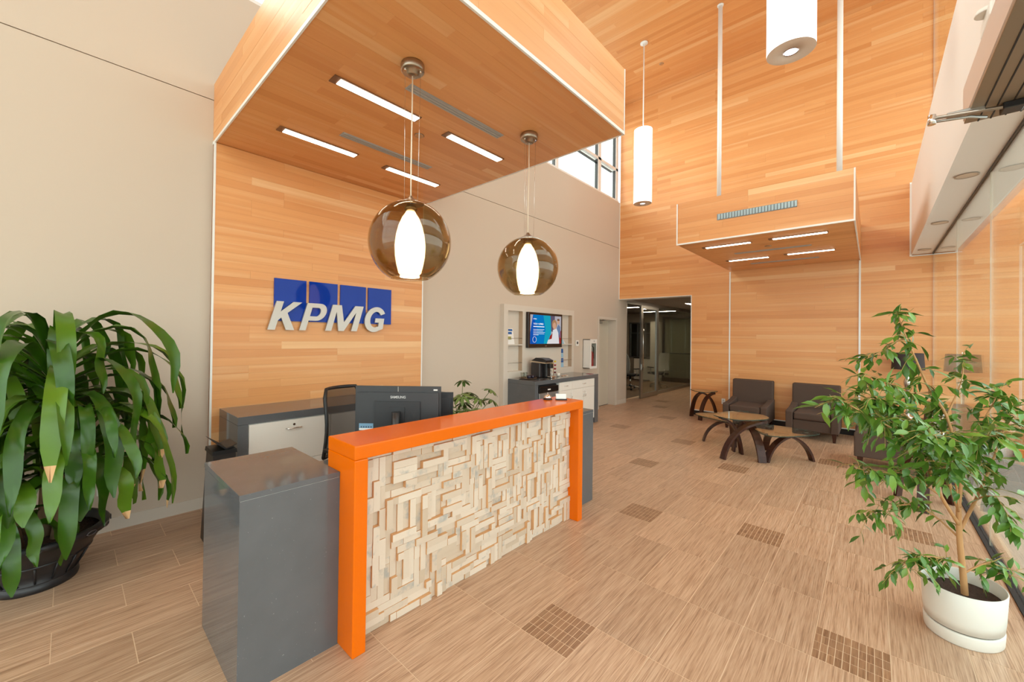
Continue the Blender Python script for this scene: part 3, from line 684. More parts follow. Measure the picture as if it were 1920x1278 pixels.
mn = monitor(-2.575, 1.70, .905, 'widescreen black monitor seen from behind on the reception desk')
_o = Vector((-2.575, 1.70, 0)); _R = Vector((_cx, _sx, 0)); _N = Vector((_sx, -_cx, 0))
text('SAMSUNG', 'maker_lettering', mat('silver_print', (200, 198, 196), .4), mn, tuple(_o + _R * -.053 + _N * .0275 + Vector((0, 0, 1.192))), tuple(_R), (0, 0, 1), .112, .019, .0012, 0, .02)
st = camface(-2.575 + .686 * .0275 - .728 * .23, 1.70 - .728 * .0275 - .686 * .23, .105, .001, .955, 1.005).build('blue_sticker', mat('sticker_blue', (120, 158, 186), .5), mn)
camface(-2.575 + .686 * .0285 - .728 * .23, 1.70 - .728 * .0285 - .686 * .23, .103, .001, .955, .970).build('sticker_strip', M_WHITE, st)
for k in range(5): camface(-2.575 + .686 * .0285 - .728 * (.265 - k * .018), 1.70 - .728 * .0285 - .686 * (.265 - k * .018), .008, .001, .974, .984).build('sticker_mark', mat('sticker_ink', (50, 62, 80), .6), st)
camface(-2.575 + .686 * .0275 + .728 * .28, 1.70 - .728 * .0275 + .686 * .28, .03, .001, 1.252, 1.262).build('port_label', M_WHITE, mn)
monitor(-2.69, 1.97, .87, 'second black monitor mostly hidden behind the first one', .56, .33)

# office chair (built at the origin, seat facing +x)
def office_chair(loc, rz, label, group, back_m, frame_m, base_m):
    t = empty('office_chair', (0, 0, 0), label, 'office chair', group)
    MB().bev(-.24, .25, -.25, .25, .43, .50, .03, 3).build('seat', mat('black_fabric', (30, 28, 28), .85), t)
    g = []
    for i in range(9):
        u = i / 8; z = .56 + .60 * u; hw = (.235 - .03 * u) * (1 if u < .85 else 1 - (u - .85) * 1.2); x = -.27 - .06 * u + .05 * math.sin(u * PI)
        g.append([(x - .05 * (1 - (2 * j / 6 - 1) ** 2), hw * (2 * j / 6 - 1), z) for j in range(7)])
    MB().sheet(g).build('mesh_back', back_m, t)
    pth = [g[0][0]] + [r[0] for r in g[1:]] + [g[-1][k] for k in range(1, 6)] + [r[-1] for r in reversed(g)] + [g[0][k] for k in range(5, 0, -1)] + [g[0][0]]
    MB().tube(pth, .016, 8).build('back_frame', frame_m, t)
    MB().tube([(-.06, 0, .42), (-.30, 0, .44), (-.34, 0, .62)], .022, 8).build('back_bracket', frame_m, t)
    for s in (-1, 1):
        a = MB().tube([(-.02, s * .24, .45), (-.02, s * .30, .47), (-.02, s * .31, .66)], .016, 8).build('arm_post', frame_m, t)
        MB().bev(-.14, .13, s * .31 - .04, s * .31 + .04, .66, .69, .012, 2).build('arm_pad', M_BLACK, a)
    MB().tube([(0, 0, .10), (0, 0, .43)], .028, 12).build('gas_post', base_m, t)
    for k in range(5):
        a = k * 2 * PI / 5 + .3; l = MB().tube([(0, 0, .11), (.15 * math.cos(a), .15 * math.sin(a), .10), (.29 * math.cos(a), .29 * math.sin(a), .07)], [.03, .022, .016], 8).build('leg', base_m, t)
        MB().lathe([(.027, -.02), (.027, .02)], (.29 * math.cos(a), .29 * math.sin(a), .027), 12).build('castor', M_BLACK, l)
    t.location = loc; t.rotation_euler = (0, 0, rz); return t
def meshmat(name, c, alpha):
    m_ = mat(name, c, .7); n = NT(m_); n.b.inputs['Alpha'].default_value = alpha; return m_
office_chair((-3.33, 1.86, 0), .25, 'black mesh back office chair behind the monitor', None, meshmat('black_mesh', (40, 32, 28), .78), M_BLACK, M_BLACK)
WM = meshmat('white_mesh', (206, 200, 192), .75)
for x, y, r, s in ((-5.75, 12.6, 1.2, 'nearest the sliding door'), (-5.35, 13.9, 2.6, 'farther along the glass partition')):
    office_chair((x, y, 0), r, 'pale mesh office chair inside the meeting room, ' + s, 'meeting room chairs', WM, M_ALU, M_CHROME)

# credenza behind the desk
cz = empty('credenza', (-4.24, 2.2, 0), 'low charcoal stone credenza with white drawers under the logo', 'cabinet')
X0, X1 = -4.548, -3.94
BV(X0, X1, 1.005, 3.34, .868, .938, .002, 1).build('stone_top', M_GREY, cz); B(X0, X1, 1.005, 1.085, 0, .8675).build('stone_end', M_GREY, cz); B(X0, X1, 3.26, 3.34, 0, .8675).build('stone_end', M_GREY, cz)
B(X0, X1 - .02, 1.086, 3.259, .08, .866).build('carcass', M_WHITE, cz)
M_DRW = mat('white_laminate', (232, 224, 214), .4)
for a, b in ((1.092, 1.815), (1.819, 2.54), (2.544, 3.255)):
    for z0, z1, hnd in ((.478, .860, True), (.085, .474, True)):
        dr = BV(X1 - .02, X1 - .002, a, b, z0, z1, .0015, 1).build('drawer', M_DRW, cz); c = (a + b) / 2 + .012
        MB().tube([(X1, c - .07, z1 - .076), (X1 + .022, c - .06, z1 - .076), (X1 + .026, c, z1 - .074), (X1 + .022, c + .06, z1 - .076), (X1, c + .07, z1 - .076)], .006, 8).build('handle', M_CHROME, dr)
    lk = MB(); lk.tube([(X1 - .004, (a + b) / 2 + .012, .815), (X1 + .004, (a + b) / 2 + .012, .815)], .011, 14); lk.build('lock', M_CHROME, cz)
# waste bin with raised lid flaps beside the credenza
BX, BY = -3.82, .86
wbn = empty('waste_bin', (BX, BY, 0), 'black tapered waste bin with raised lid flaps beside the credenza', 'waste bin')
mb = MB()
for z, hx, hy in ((0, .14, .10), (.71, .11, .075)): mb.v += [(BX - hx, BY - hy, z), (BX + hx, BY - hy, z), (BX + hx, BY + hy, z), (BX - hx, BY + hy, z)]
for q in ((0, 3, 2, 1), (4, 5, 6, 7), (0, 1, 5, 4), (1, 2, 6, 5), (2, 3, 7, 6), (3, 0, 4, 7)): mb.face(list(q))
mb.build('bin_body', mat('bin_dark_plastic', (44, 38, 36), .35), wbn)
MB().prism([(BY - .085, .71), (BY + .085, .71), (BY + .08, .74), (BY - .08, .74)], 0, BX - .12, BX + .12).build('rim', M_BLACK, wbn)
MB().prism([(BY - .085, .825), (BY - .08, .818), (BY + .005, .742), (BY + .012, .752)], 0, BX - .11, BX + .11).build('lid_flap', M_BLACK, wbn)
MB().prism([(BY + .085, .775), (BY + .08, .768), (BY + .015, .742), (BY + .012, .752)], 0, BX - .11, BX + .11).build('lid_flap', M_BLACK, wbn)

# ================================================================== COFFEE COUNTER AND WALL UNIT
XU = -4.53
un = empty('wall_unit', ((XL + XU) / 2, 6.14, 0), 'shallow beige wall unit with two tall shelved niches beside the television', 'shelving')
U0, U1, UZ = 5.045, 7.235, 2.212
N1, N2 = (5.155, 5.545), (6.765, 7.155); NZ0, NZ1 = 1.055, 2.108
mb = MB()
for a, b in ((U0, N1[0]), (N1[1], N2[0]), (N2[1], U1)): mb.box(XL, XU, a, b, 0, UZ)
for a, b in (N1, N2): mb.box(XL, XU, a, b, 0, NZ0); mb.box(XL, XU, a, b, NZ1, UZ)
mb.build('carcass', M_BEIGE2, un)
for k, (a, b) in enumerate((N1, N2)):
    # the niche runs back into the wall: shown by its lining
    nb = B(XL + .001, XL + .004, a, b, NZ0, NZ1).build('niche_back', M_BEIGE2, un)
    for z in (1.505,): B(XL + .004, XU, a, b, z, z + .02).build('shelf', M_BEIGE2, un)
    for z in (1.63, 1.20): MB().tube([(XU - .006, a, z), (XU - .006, b, z)], .004, 6).build('rail', M_ALU, un)
    B(XL + .004, XU, b - .004, b - .0005, NZ0, NZ1).build('niche_side', mat('niche_tan', (190, 164, 138), .6), un)
tv = empty('television', (XU + .03, 6.17, 1.46), 'flat black television with a blue company slide hung on the wall unit', 'television')
TY0, TY1, TZ0, TZ1 = 5.634, 6.707, 1.461, 2.106
BV(XU + .002, XU + .06, TY0, TY1, TZ0, TZ1, .006).build('bezel', mat('gloss_black', (34, 22, 18), .2), tv)
S0, S1, SZ0, SZ1 = 5.685, 6.663, 1.532, 2.063; xs_ = XU + .0605
def scr(name, pts, m_, k):
    mb = MB(); pp = [(S0 + (S1 - S0) * a, SZ0 + (SZ1 - SZ0) * b) for a, b in pts]
    mb.prism(pp, 0, xs_ + .0006 * k, xs_ + .0006 * k + .0005); return mb.build(name, m_, tv)
def se(n, c): return emis('screen_' + n, c, .85)
scr('screen', [(0, 0), (1, 0), (1, 1), (0, 1)], se('grey', (176, 170, 176)), 0)
scr('blue_panel', [(0, 0), (.62, 0), (.66, .45), (.63, 1), (.08, 1), (.03, .5)], se('blue', (10, 118, 190)), 1)
scr('blue_deep', [(0, 0), (.18, 0), (.20, .55), (.08, 1), (.0, .4)], se('deep', (20, 84, 178)), 2)
scr('teal_wave', [(.42, 0), (.62, 0), (.66, .45), (.63, 1), (.40, 1), (.47, .5)], se('teal', (26, 160, 186)), 2)
scr('purple_backdrop', [(.64, .45), (.78, .4), (.78, 1), (.63, 1)], se('purple', (96, 84, 104)), 1)
scr('red_chair', [(.56, .05), (.62, .28), (.74, .42), (.70, 0)], se('red', (150, 46, 40)), 3); scr('red_chair', [(.94, 0), (1, 0), (1, .5), (.92, .32)], MATS['screen_red'], 3)
scr('man_jacket', [(.86, .25), (.99, .2), (.97, .62), (.90, .70), (.85, .58)], se('jacket', (104, 126, 160)), 3)
def disc(a, b, ra, rb): return [(a + ra * math.cos(i * PI / 7), b + rb * math.sin(i * PI / 7)) for i in range(14)]
scr('man_head', disc(.90, .80, .045, .09), se('skin', (206, 160, 132)), 4); scr('man_hair', disc(.90, .87, .045, .04), se('brown', (120, 82, 58)), 5)
scr('white_jacket', [(.52, 0), (.93, 0), (.90, .40), (.84, .55), (.72, .50), (.68, .18), (.56, .14)], se('white', (222, 220, 222)), 4)
scr('hair', disc(.765, .70, .085, .17), se('blond', (170, 128, 92)), 5); scr('face', disc(.765, .64, .055, .13), MATS['screen_skin'], 6)
for (s, a, b, w, h) in (('KPMG', .09, .84, .10, .035), ('YOU + KPMG', .09, .66, .31, .058)):
    text(s, 'slide_text', emis('screen_text', (244, 248, 252), .95) if 'screen_text' not in MATS else MATS['screen_text'], tv, (xs_ + .0022, S0 + (S1 - S0) * a, SZ0 + (SZ1 - SZ0) * b), (0, 1, 0), (0, 0, 1), (S1 - S0) * w, (SZ1 - SZ0) * h, .0005, 0, .02)
for k, (b, w) in enumerate(((.58, .34), (.49, .34), (.44, .30), (.39, .36), (.34, .34), (.30, .16))): scr('slide_line', [(.09, b), (.09 + w, b), (.09 + w, b + (.028 if k == 0 else .012)), (.09, b + (.028 if k == 0 else .012))], MATS['screen_text'], 4)
MB().tube([(xs_ + .002, S0 + (S1 - S0) * (.13 + .055 * math.cos(i * PI / 6)), SZ0 + (SZ1 - SZ0) * (.15 + .10 * math.sin(i * PI / 6))) for i in range(13)], .003, 5).build('slide_emblem', MATS['screen_text'], tv)
B(xs_ - .001, xs_ + .001, 6.14, 6.20, 1.487, 1.495).build('maker_badge', M_ALU, tv)
# brochures in the niches
def card(name, x, y0, y1, z0, z1, m_, parent, lean=.02):
    MB().prism([(x + lean, z0), (x + lean + .003, z0), (x + .003, z1), (x, z1)], 1, y0, y1).build(name, m_, parent)
M_PB = mat('print_blue', (28, 92, 160), .4); M_PG = mat('print_olive', (150, 148, 60), .4); M_PL = mat('print_sky', (150, 190, 214), .4)
t = empty('brochure_stand', (XU - .02, 5.23, 1.526), 'white leaflet with blue photographs standing on the left niche shelf', 'brochure')
card('leaflet', XU - .06, 5.16, 5.34, 1.526, 1.80, M_WHITE, t, .05); card('photo_strip', XU - .0575, 5.165, 5.325, 1.755, 1.79, M_PB, t, .008); card('photo_strip', XU - .049, 5.165, 5.30, 1.70, 1.74, M_PB, t, .009); card('photo_strip', XU - .034, 5.165, 5.27, 1.61, 1.66, M_PG, t, .010)
t = empty('brochure_stand', (XU - .02, 6.85, 1.526), 'small pale leaflet lying open on the right niche shelf', 'brochure')
card('leaflet', XU - .05, 6.79, 6.90, 1.526, 1.61, M_PL, t, .03); MB().prism([(6.90, 1.526), (6.99, 1.526), (6.90, 1.62)], 0, XU - .05, XU - .045).build('fold', M_WHITE, t)
t = empty('brochure_stand', (XU - .02, 6.83, 1.056), 'stack of blue and white leaflets in the lower right niche', 'brochure')
for k, (z, m_) in enumerate(((1.056, M_PL), (1.15, M_PB), (1.25, M_PL), (1.34, M_PB))): card('leaflet', XU - .05 + .004 * (3 - k), 6.78, 6.905, z, z + .085, m_, t, .006)
t = empty('thermostat', (XU, 7.46, 1.48), 'small white wall thermostat between the wall unit and the extinguisher cabinet', 'thermostat')
BV(XL + .001, XL + .028, 7.42, 7.535, 1.478, 1.598, .005).build('case', M_WHITE, t); B(XL + .028, XL + .030, 7.452, 7.503, 1.515, 1.568).build('display', M_BLACK, t)
# extinguisher cabinet with extinguisher
ec = empty('extinguisher_cabinet', (-4.53, 7.89, .98), 'white fire extinguisher wall cabinet with a glazed door', 'cabinet')
mb = MB(); a, b, z0, z1, xf = 7.745, 8.04, .985, 1.622, -4.45
mb.box(XL, XL + .01, a, b, z0, z1); mb.box(XL, xf, a, a + .012, z0, z1); mb.box(XL, xf, b - .012, b, z0, z1); mb.box(XL, xf, a, b, z0, z0 + .015); mb.box(XL, xf, a, b, z1 - .015, z1); mb.build('cabinet_body', M_WHITE, ec)
mb = MB(); mb.box(xf, xf + .012, a, b, z1 - .09, z1); mb.box(xf, xf + .012, a, b, z0, z0 + .05); mb.box(xf, xf + .012, a, a + .05, z0 + .05, z1 - .09); mb.box(xf, xf + .012, b - .04, b, z0 + .05, z1 - .09)
dr = mb.build('cabinet_door', M_WHITE, ec); B(xf + .004, xf + .007, a + .05, b - .04, z0 + .05, z1 - .09).build('door_pane', M_TUMBLER, dr); MB().tube([(xf + .012, 7.9, z1 - .04), (xf + .02, 7.9, z1 - .04)], .008, 8).build('knob', M_BLACK, dr)
fe = empty('fire_extinguisher', (-4.515, 7.90, 1.0), 'red fire extinguisher inside the white wall cabinet', 'fire extinguisher')
MB().lathe([(.055, 0), (.06, .015), (.06, .30), (.045, .345), (.02, .365)], (-4.515, 7.90, 1.0), 24).build('cylinder', mat('extinguisher_red', (190, 26, 30), .3), fe)
MB().lathe([(.02, .365), (.022, .42), (.012, .43)], (-4.515, 7.90, 1.0), 14).build('valve', M_CHROME, fe)
MB().tube([(-4.53, 7.87, 1.42), (-4.50, 7.89, 1.50), (-4.48, 7.95, 1.44), (-4.48, 7.965, 1.2)], .012, 8).build('hose', M_BLACK, fe)
B(-4.472, -4.470, 7.86, 7.92, 1.10, 1.20).build('label_plate', M_WHITE, fe)
# coffee counter
cc = empty('coffee_counter', (-4.24, 6.2, 0), 'charcoal stone coffee counter with white drawers and cupboard doors below the television', 'cabinet')
K0, K1, KF, KZ = 5.165, 7.215, -3.95, .940
BV(XU + .001, KF, K0, K1, KZ - .068, KZ, .002, 1).build('stone_top', M_GREY, cc); B(XU + .001, KF, K0, 5.255, 0, KZ - .0685).build('stone_end', M_GREY, cc); B(XU + .001, KF, 7.09, K1, 0, KZ - .0685).build('stone_end', M_GREY, cc)
B(XU + .001, KF - .03, 5.87, 7.089, .09, KZ - .07).build('carcass', M_WHITE, cc); B(XU + .001, KF - .08, 5.87, 7.089, 0, .09).build('plinth', M_DARKGAP, cc)
for nm, a, b, z0, z1 in (('drawer', 5.875, 6.285, .72, .865), ('drawer', 6.29, 7.085, .72, .865), ('cupboard_door', 5.875, 6.285, .10, .716), ('cupboard_door', 6.29, 6.685, .10, .716), ('cupboard_door', 6.69, 7.085, .10, .716)):
    d = BV(KF - .03, KF - .012, a, b, z0, z1, .0015, 1).build(nm, M_DRW, cc); c = (a + b) / 2
    if nm == 'drawer': MB().tube([(KF - .012, c - .05, .795), (KF + .012, c - .045, .795), (KF + .014, c, .796), (KF + .012, c + .045, .795), (KF - .012, c + .05, .795)], .005, 6).build('handle', M_CHROME, d)
    else:
        y = {5.875: 6.25, 6.29: 6.655, 6.69: 6.72}[a]; MB().tube([(KF - .012, y, .55), (KF + .012, y, .56), (KF + .016, y, .60), (KF + .012, y, .64), (KF - .012, y, .65)], .005, 6).build('handle', M_CHROME, d)
fr = empty('mini_fridge', (-4.2, 5.56, 0), 'black mini fridge with stainless door under the coffee counter', 'fridge')
BV(-4.48, -4.0, 5.285, 5.845, .01, .855, .01).build('body', M_BLACK, fr); d = BV(-4.0, -3.955, 5.29, 5.84, .05, .73, .008).build('door', mat('stainless', (176, 178, 178), .3, .8), fr)
BV(-4.0, -3.952, 5.288, 5.842, .735, .835, .01).build('door_head', mat('gloss_black_plastic', (24, 18, 17), .25), fr); B(-3.953, -3.950, 5.52, 5.60, .77, .79).build('badge', M_WHITE, fr); B(-3.956, -3.952, 5.79, 5.81, .66, .70).build('sticker', mat('sticker_sky', (120, 170, 220), .4), d)
for k in (0, 1): 
    for s in (5.30, 5.80): B(-4.46 + k * .40, -4.43 + k * .40, s, s + .03, 0, .012).build('foot', M_BLACK, fr)
# coffee maker
cf = empty('coffee_maker', (-4.30, 5.84, KZ), 'black and silver single cup coffee maker on the stone counter', 'coffee maker')
cy_ = 5.80
BV(-4.44, -4.24, cy_ - .13, cy_ - .03, KZ, KZ + .27, .02).build('water_tank', mat('dark_tank', (48, 40, 40), .25), cf)
BV(-4.44, -4.16, cy_ - .035, cy_ + .10, KZ, KZ + .285, .025).build('body', mat('coffee_black', (34, 30, 30), .3), cf)
MB().prism([(-4.45, KZ + .29), (-4.12, KZ + .27), (-4.11, KZ + .31), (-4.20, KZ + .345), (-4.34, KZ + .35)], 1, cy_ - .11, cy_ + .095).build('lid', MATS['coffee_black'], cf)
MB().prism([(-4.46, KZ + .27), (-4.12, KZ + .255), (-4.11, KZ + .275), (-4.45, KZ + .295)], 1, cy_ - .125, cy_ + .105).build('silver_collar', mat('warm_silver', (206, 186, 160), .3, .7), cf)
BV(-4.16, -4.06, cy_ - .02, cy_ + .09, KZ, KZ + .035, .01).build('drip_tray', M_CHROME, cf); BV(-4.16, -4.09, cy_ - .01, cy_ + .08, KZ + .17, KZ + .25, .012).build('brew_head', M_BLACK, cf)
pr_ = empty('pod_rack', (-4.22, 6.07, KZ), 'small rack of colourful coffee pods beside the coffee maker', 'rack')
MB().lathe([(.05, 0), (.05, .008), (.006, .012), (.006, .30), (.0001, .305)], (-4.22, 6.06, KZ), 16).build('stand', M_CHROME, pr_)
for k, c in enumerate(((236, 200, 40), (220, 190, 60), (170, 40, 60), (200, 160, 120), (160, 40, 50), (230, 220, 200), (120, 40, 50), (236, 230, 220))):
    a = (k % 2) * PI + .6; z = KZ + .03 + (7 - k) * .033
    MB().lathe([(.016, 0), (.022, .03), (.0001, .03)], (-4.22 + .03 * math.cos(a), 6.06 + .03 * math.sin(a), z), 12).build('pod', mat('pod_%d' % k, c, .4), pr_)
ty = empty('tray', (-4.30, 5.42, KZ), 'round tan serving tray with mugs at the end of the coffee counter', 'tray')
MB().lathe([(.0001, .004), (.13, .004), (.155, .016), (.158, .02), (.15, .012), (.12, 0), (.0001, 0)], (-4.30, 5.42, KZ), 32).build('tray_dish', mat('tray_brown', (120, 90, 66), .4), ty)
for x, y, s in ((-4.26, 5.40, 'front one'), (-4.27, 5.50, 'one nearest the coffee maker')):
    t = empty('mug', (x, y, KZ + .005), 'dark navy cup on the round tray, ' + s, 'mug', 'dark cups on the tray')
    MB().lathe([(.025, 0), (.034, .01), (.042, .055), (.039, .055), (.030, .012), (.0001, .008)], (x, y, KZ + .005), 20).build('bowl', mat('navy_glaze', (28, 26, 46), .15), t)
    MB().tube([(x + .030, y + .028, KZ + .048), (x + .044, y + .040, KZ + .045), (x + .044, y + .040, KZ + .025), (x + .027, y + .026, KZ + .018)], .004, 6).build('handle', MATS['navy_glaze'], t)
for x, y, s in ((-4.37, 5.36, 'left one'), (-4.38, 5.45, 'right one')):
    t = MB().lathe([(.028, 0), (.036, .10), (.034, .10), (.027, .005), (.0001, .005)], (x, y, KZ + .005), 20).build('tumbler', M_TUMBLER); tag(t, 'clear drinking glass at the back of the round tray, ' + s, 'glass', 'glasses on the tray')
t = MB().lathe([(.02, 0), (.03, .01), (.038, .06), (.035, .06), (.026, .012), (.0001, .01)], (-4.20, 6.19, KZ), 20).build('sugar_bowl', mat('porcelain', (236, 228, 214), .2)); tag(t, 'small white porcelain bowl right of the coffee pod rack', 'bowl')
for k, (x, y) in enumerate(((-4.18, 6.31), (-4.14, 6.37), (-4.19, 6.42))):
    t = BV(x - .02, x + .02, y - .03, y + .03, KZ, KZ + .012, .003, 1).build('sugar_packet', mat('packet_%d' % k, ((220, 186, 160), (228, 214, 196), (206, 160, 140))[k], .5)); tag(t, 'paper sugar packet lying on the counter, %s' % ('the one nearest the bowl', 'the middle one', 'the farthest one')[k], 'packet', 'sugar packets')
t = BV(-4.12, -4.02, 7.02, 7.16, KZ, KZ + .004, .001, 1).build('red_folder', mat('red_card', (150, 40, 56), .4)); tag(t, 'thin red card at the far end of the coffee counter', 'card')

# outlets
def outlet(x, y, z, ax, label):
    t = empty('outlet', (x, y, z), label, 'outlet')
    if ax == 'x': BV(x, x + .006, y - .035, y + .035, z, z + .115, .002, 1).build('cover', M_WHITE, t); [B(x + .006, x + .0075, y - .012, y + .012, z + q, z + q + .03).build('socket', mat('socket_grey', (190, 186, 178), .5), t) for q in (.02, .065)]
    else: BV(x - .035, x + .035, y - .006, y, z, z + .115, .002, 1).build('cover', M_WHITE, t); [B(x - .012, x + .012, y - .0075, y - .006, z + q, z + q + .03).build('socket', mat('socket_grey', (190, 186, 178), .5), t) for q in (.02, .065)]
outlet(XL, .215, .31, 'x', 'white wall outlet on the beige wall behind the drooping plant')
outlet(-2.27, YE - .002, .30, 'y', 'white wall outlet on the timber wall beside the left armchair')

# ================================================================== LOUNGE
M_FAB = mat('brown_weave', (80, 62, 52), .9)
n = NT(M_FAB); _h = n.noise(n.pos((1, 1, 1), None, 'object'), 420.0, 2); n.link(n.mix(_h, (66, 52, 44), (98, 76, 64)), n.b.inputs['Base Color']); n.bump(_h, .3, .002)
M_DW = mat('dark_espresso_wood', (50, 28, 20), .3, spec=.3); n = NT(M_DW); _h = n.noise(n.pos((40, 40, 3), None, 'object'), 1.0, 4); n.link(n.mix(_h, (28, 14, 10), (84, 44, 28)), n.b.inputs['Base Color'])
def armchair():
    # built at the origin, facing -y, back at +y
    t = empty('armchair', (0, 0, 0), 'x', 'armchair', 'brown lounge armchairs')
    W, D0, D1 = .35, -.42, .42
    MB().bev(-W + .10, W - .10, D0 + .03, D1 - .06, .145, .315, .012, 2).build('seat_base', M_FAB, t)
    MB().bev(-W + .105, W - .105, D0 + .005, D1 - .17, .318, .445, .035, 3).build('seat_cushion', M_FAB, t)
    for s in (-1, 1):
        mb = MB(); bm = bmesh.new()
        prof = [(D0, .145), (D0, .445), (D0 + .02, .465), (D0 + .30, .475), (D0 + .50, .495), (D1 - .16, .53), (D1 - .06, .53), (D1 - .03, .145)]
        vs_ = [[bm.verts.new((x, y, z)) for y, z in prof] for x in ((s * W, s * (W - .10)) if s < 0 else (s * (W - .10), s * W))]
        k = len(prof); bm.faces.new(vs_[0][::-1]); bm.faces.new(vs_[1])
        for i in range(k): j = (i + 1) % k; bm.faces.new((vs_[0][i], vs_[0][j], vs_[1][j], vs_[1][i]))
        bmesh.ops.recalc_face_normals(bm, faces=bm.faces); bmesh.ops.bevel(bm, geom=[e for e in bm.edges if e.calc_face_angle(0) > .5], offset=.014, segments=2, profile=.5, affect='EDGES')
        mb.addbm(bm); mb.build('arm', M_FAB, t)
    lean = lambda c: (c.x * (1 + (.03 if c.z > .6 else 0) * 0 - .0), c.y + (c.z - .16) * .06, c.z)
    MB().bev(-W + .012, W - .012, D1 - .20, D1 - .05, .16, .875, .025, 3, lean).build('backrest', M_FAB, t)
    for sx in (-1, 1):
        for y0 in (D0 + .06, D1 - .10):
            mb = MB()
            for z, h in ((0, .017), (.15, .032)): mb.v += [(sx * (W - .06) + a * h, y0 + b * h, z) for a, b in ((-1, -1), (1, -1), (1, 1), (-1, 1))]
            for q in ((0, 3, 2, 1), (4, 5, 6, 7), (0, 1, 5, 4), (1, 2, 6, 5), (2, 3, 7, 6), (3, 0, 4, 7)): mb.face(list(q))
            mb.build('leg', M_DW, t)
    return t
a1 = armchair(); a1.location = (-1.70, 8.88, 0); a1['label'] = 'brown fabric armchair beside the small corner table, left of the pair'
a2 = copy_tree(a1); a2.location = (-.735, 8.88, 0); a2['label'] = 'brown fabric armchair in the middle, right of the pair against the timber wall'
a3 = copy_tree(a1); a3.location = (.245, 7.46, 0); a3.rotation_euler = (0, 0, -PI / 2); a3['label'] = 'brown fabric armchair seen from its side behind the leafy potted tree'

def bez(p0, p1, p2, n=12): return [tuple((1 - t) ** 2 * a + 2 * t * (1 - t) * b + t * t * c for a, b, c in zip(p0, p1, p2)) for t in [i / n for i in range(n + 1)]]
def arc_leg(t, foot, top, w=.085, th=.028, rise=.95):
    f, p = Vector((foot[0], foot[1], 0)), Vector(top); d = (p - f); d.z = 0
    c = Vector((f.x + d.x * .16, f.y + d.y * .16, p.z * rise))
    wd = Vector((-d.y, d.x, 0)); MB().band(bez(f, c, p), wd, w, th).build('leg', M_DW, t)
def rounded_tri(pts, n=10, k=.30):
    out = []; m_ = len(pts)
    for i in range(m_):
        a, b, c = Vector(pts[i - 1]), Vector(pts[i]), Vector(pts[(i + 1) % m_])
        p0, p2 = b + (a - b) * k, b + (c - b) * k
        out += [tuple(q) for q in bez(tuple(p0) + (0,), tuple(b) + (0,), tuple(p2) + (0,), n)]
    return [(x, y) for x, y, z in out]
def glass_top(t, pts, z, k=.38):
    mb = MB().prism(rounded_tri(pts, 8, k), 2, z, z + .012); mb.mi[2:] = [1] * (len(mb.mi) - 2); mb.build('glass_top', [M_TABLEGLASS, mat('glass_edge_green', (58, 70, 60), .1)], t)
def puck(t, x, y, z):
    p = MB().lathe([(.042, -.035), (.042, -.006)], (x, y, z), 18).build('support_disc', M_DW, t); MB().lathe([(.024, -.006), (.024, 0)], (x, y, z), 16).build('metal_cap', M_CHROME, p)
ct = empty('coffee_table', (-1.3, 7.0, 0), 'three tier coffee table with oval glass tops on curved dark wood legs', 'coffee table')
# low left tier
glass_top(ct, [(-2.36, 7.22), (-1.30, 6.72), (-1.28, 8.0)], .40); zl = .40
arc_leg(ct, (-2.00, 7.12), (-1.60, 7.30, .365)); arc_leg(ct, (-1.62, 7.62), (-1.95, 7.28, .365)); arc_leg(ct, (-1.55, 7.05), (-1.70, 7.50, .365))
for p in ((-2.02, 7.26), (-1.58, 7.34), (-1.66, 7.58)): puck(ct, p[0], p[1], zl)
# low right tier
glass_top(ct, [(-1.42, 7.12), (-.98, 6.10), (-.36, 7.08)], .40)
arc_leg(ct, (-1.045, 6.52), (-.72, 6.98, .365)); arc_leg(ct, (-.60, 7.04), (-.96, 6.72, .365)); arc_leg(ct, (-1.17, 7.22), (-.95, 6.60, .365))
for p in ((-.66, 6.96), (-.99, 6.50), (-1.10, 7.02)): puck(ct, p[0], p[1], zl)
# tall middle tier
glass_top(ct, [(-1.80, 6.56), (-1.36, 6.30), (-.98, 6.84), (-1.46, 7.40)], .535, .40); zm = .535
arc_leg(ct, (-1.505, 6.24), (-1.10, 6.80, .50), .085, .03); arc_leg(ct, (-1.075, 6.44), (-1.45, 6.98, .50), .10, .03); arc_leg(ct, (-1.38, 6.72), (-1.60, 6.58, .50), .10, .03); arc_leg(ct, (-1.50, 6.80), (-1.30, 6.90, .50), .10, .03)
for p in ((-1.13, 6.78), (-1.61, 6.60), (-1.46, 7.05)): puck(ct, p[0], p[1], zm)
s1 = empty('side_table', (-2.6, 9.1, 0), 'small glass topped side table on curved dark legs beside the corridor opening', 'side table')
glass_top(s1, [(-2.93, 9.22), (-2.50, 8.70), (-2.24, 9.30)], .575)
arc_leg(s1, (-2.83, 9.22), (-2.56, 9.04, .54)); arc_leg(s1, (-2.555, 8.86), (-2.38, 9.16, .54)); arc_leg(s1, (-2.36, 9.30), (-2.62, 9.08, .54))
for p in ((-2.60, 9.05), (-2.40, 9.16)): puck(s1, p[0], p[1], .575)
s2 = empty('side_table', (.38, 6.0, 0), 'glass topped side table with curved dark legs behind the potted tree', 'side table')
glass_top(s2, [(.02, 6.1), (.42, 5.62), (.64, 6.3)], .575)
arc_leg(s2, (.20, 6.14), (.46, 5.98, .54)); arc_leg(s2, (.36, 5.72), (.42, 6.12, .54)); arc_leg(s2, (.58, 6.22), (.30, 6.0, .54))
for p in ((.46, 5.96), (.30, 6.02)): puck(s2, p[0], p[1], .575)
t = empty('flower_vase', (.49, 6.04, .585), 'white flowers in a pale vase on the side table by the glass wall', 'vase')
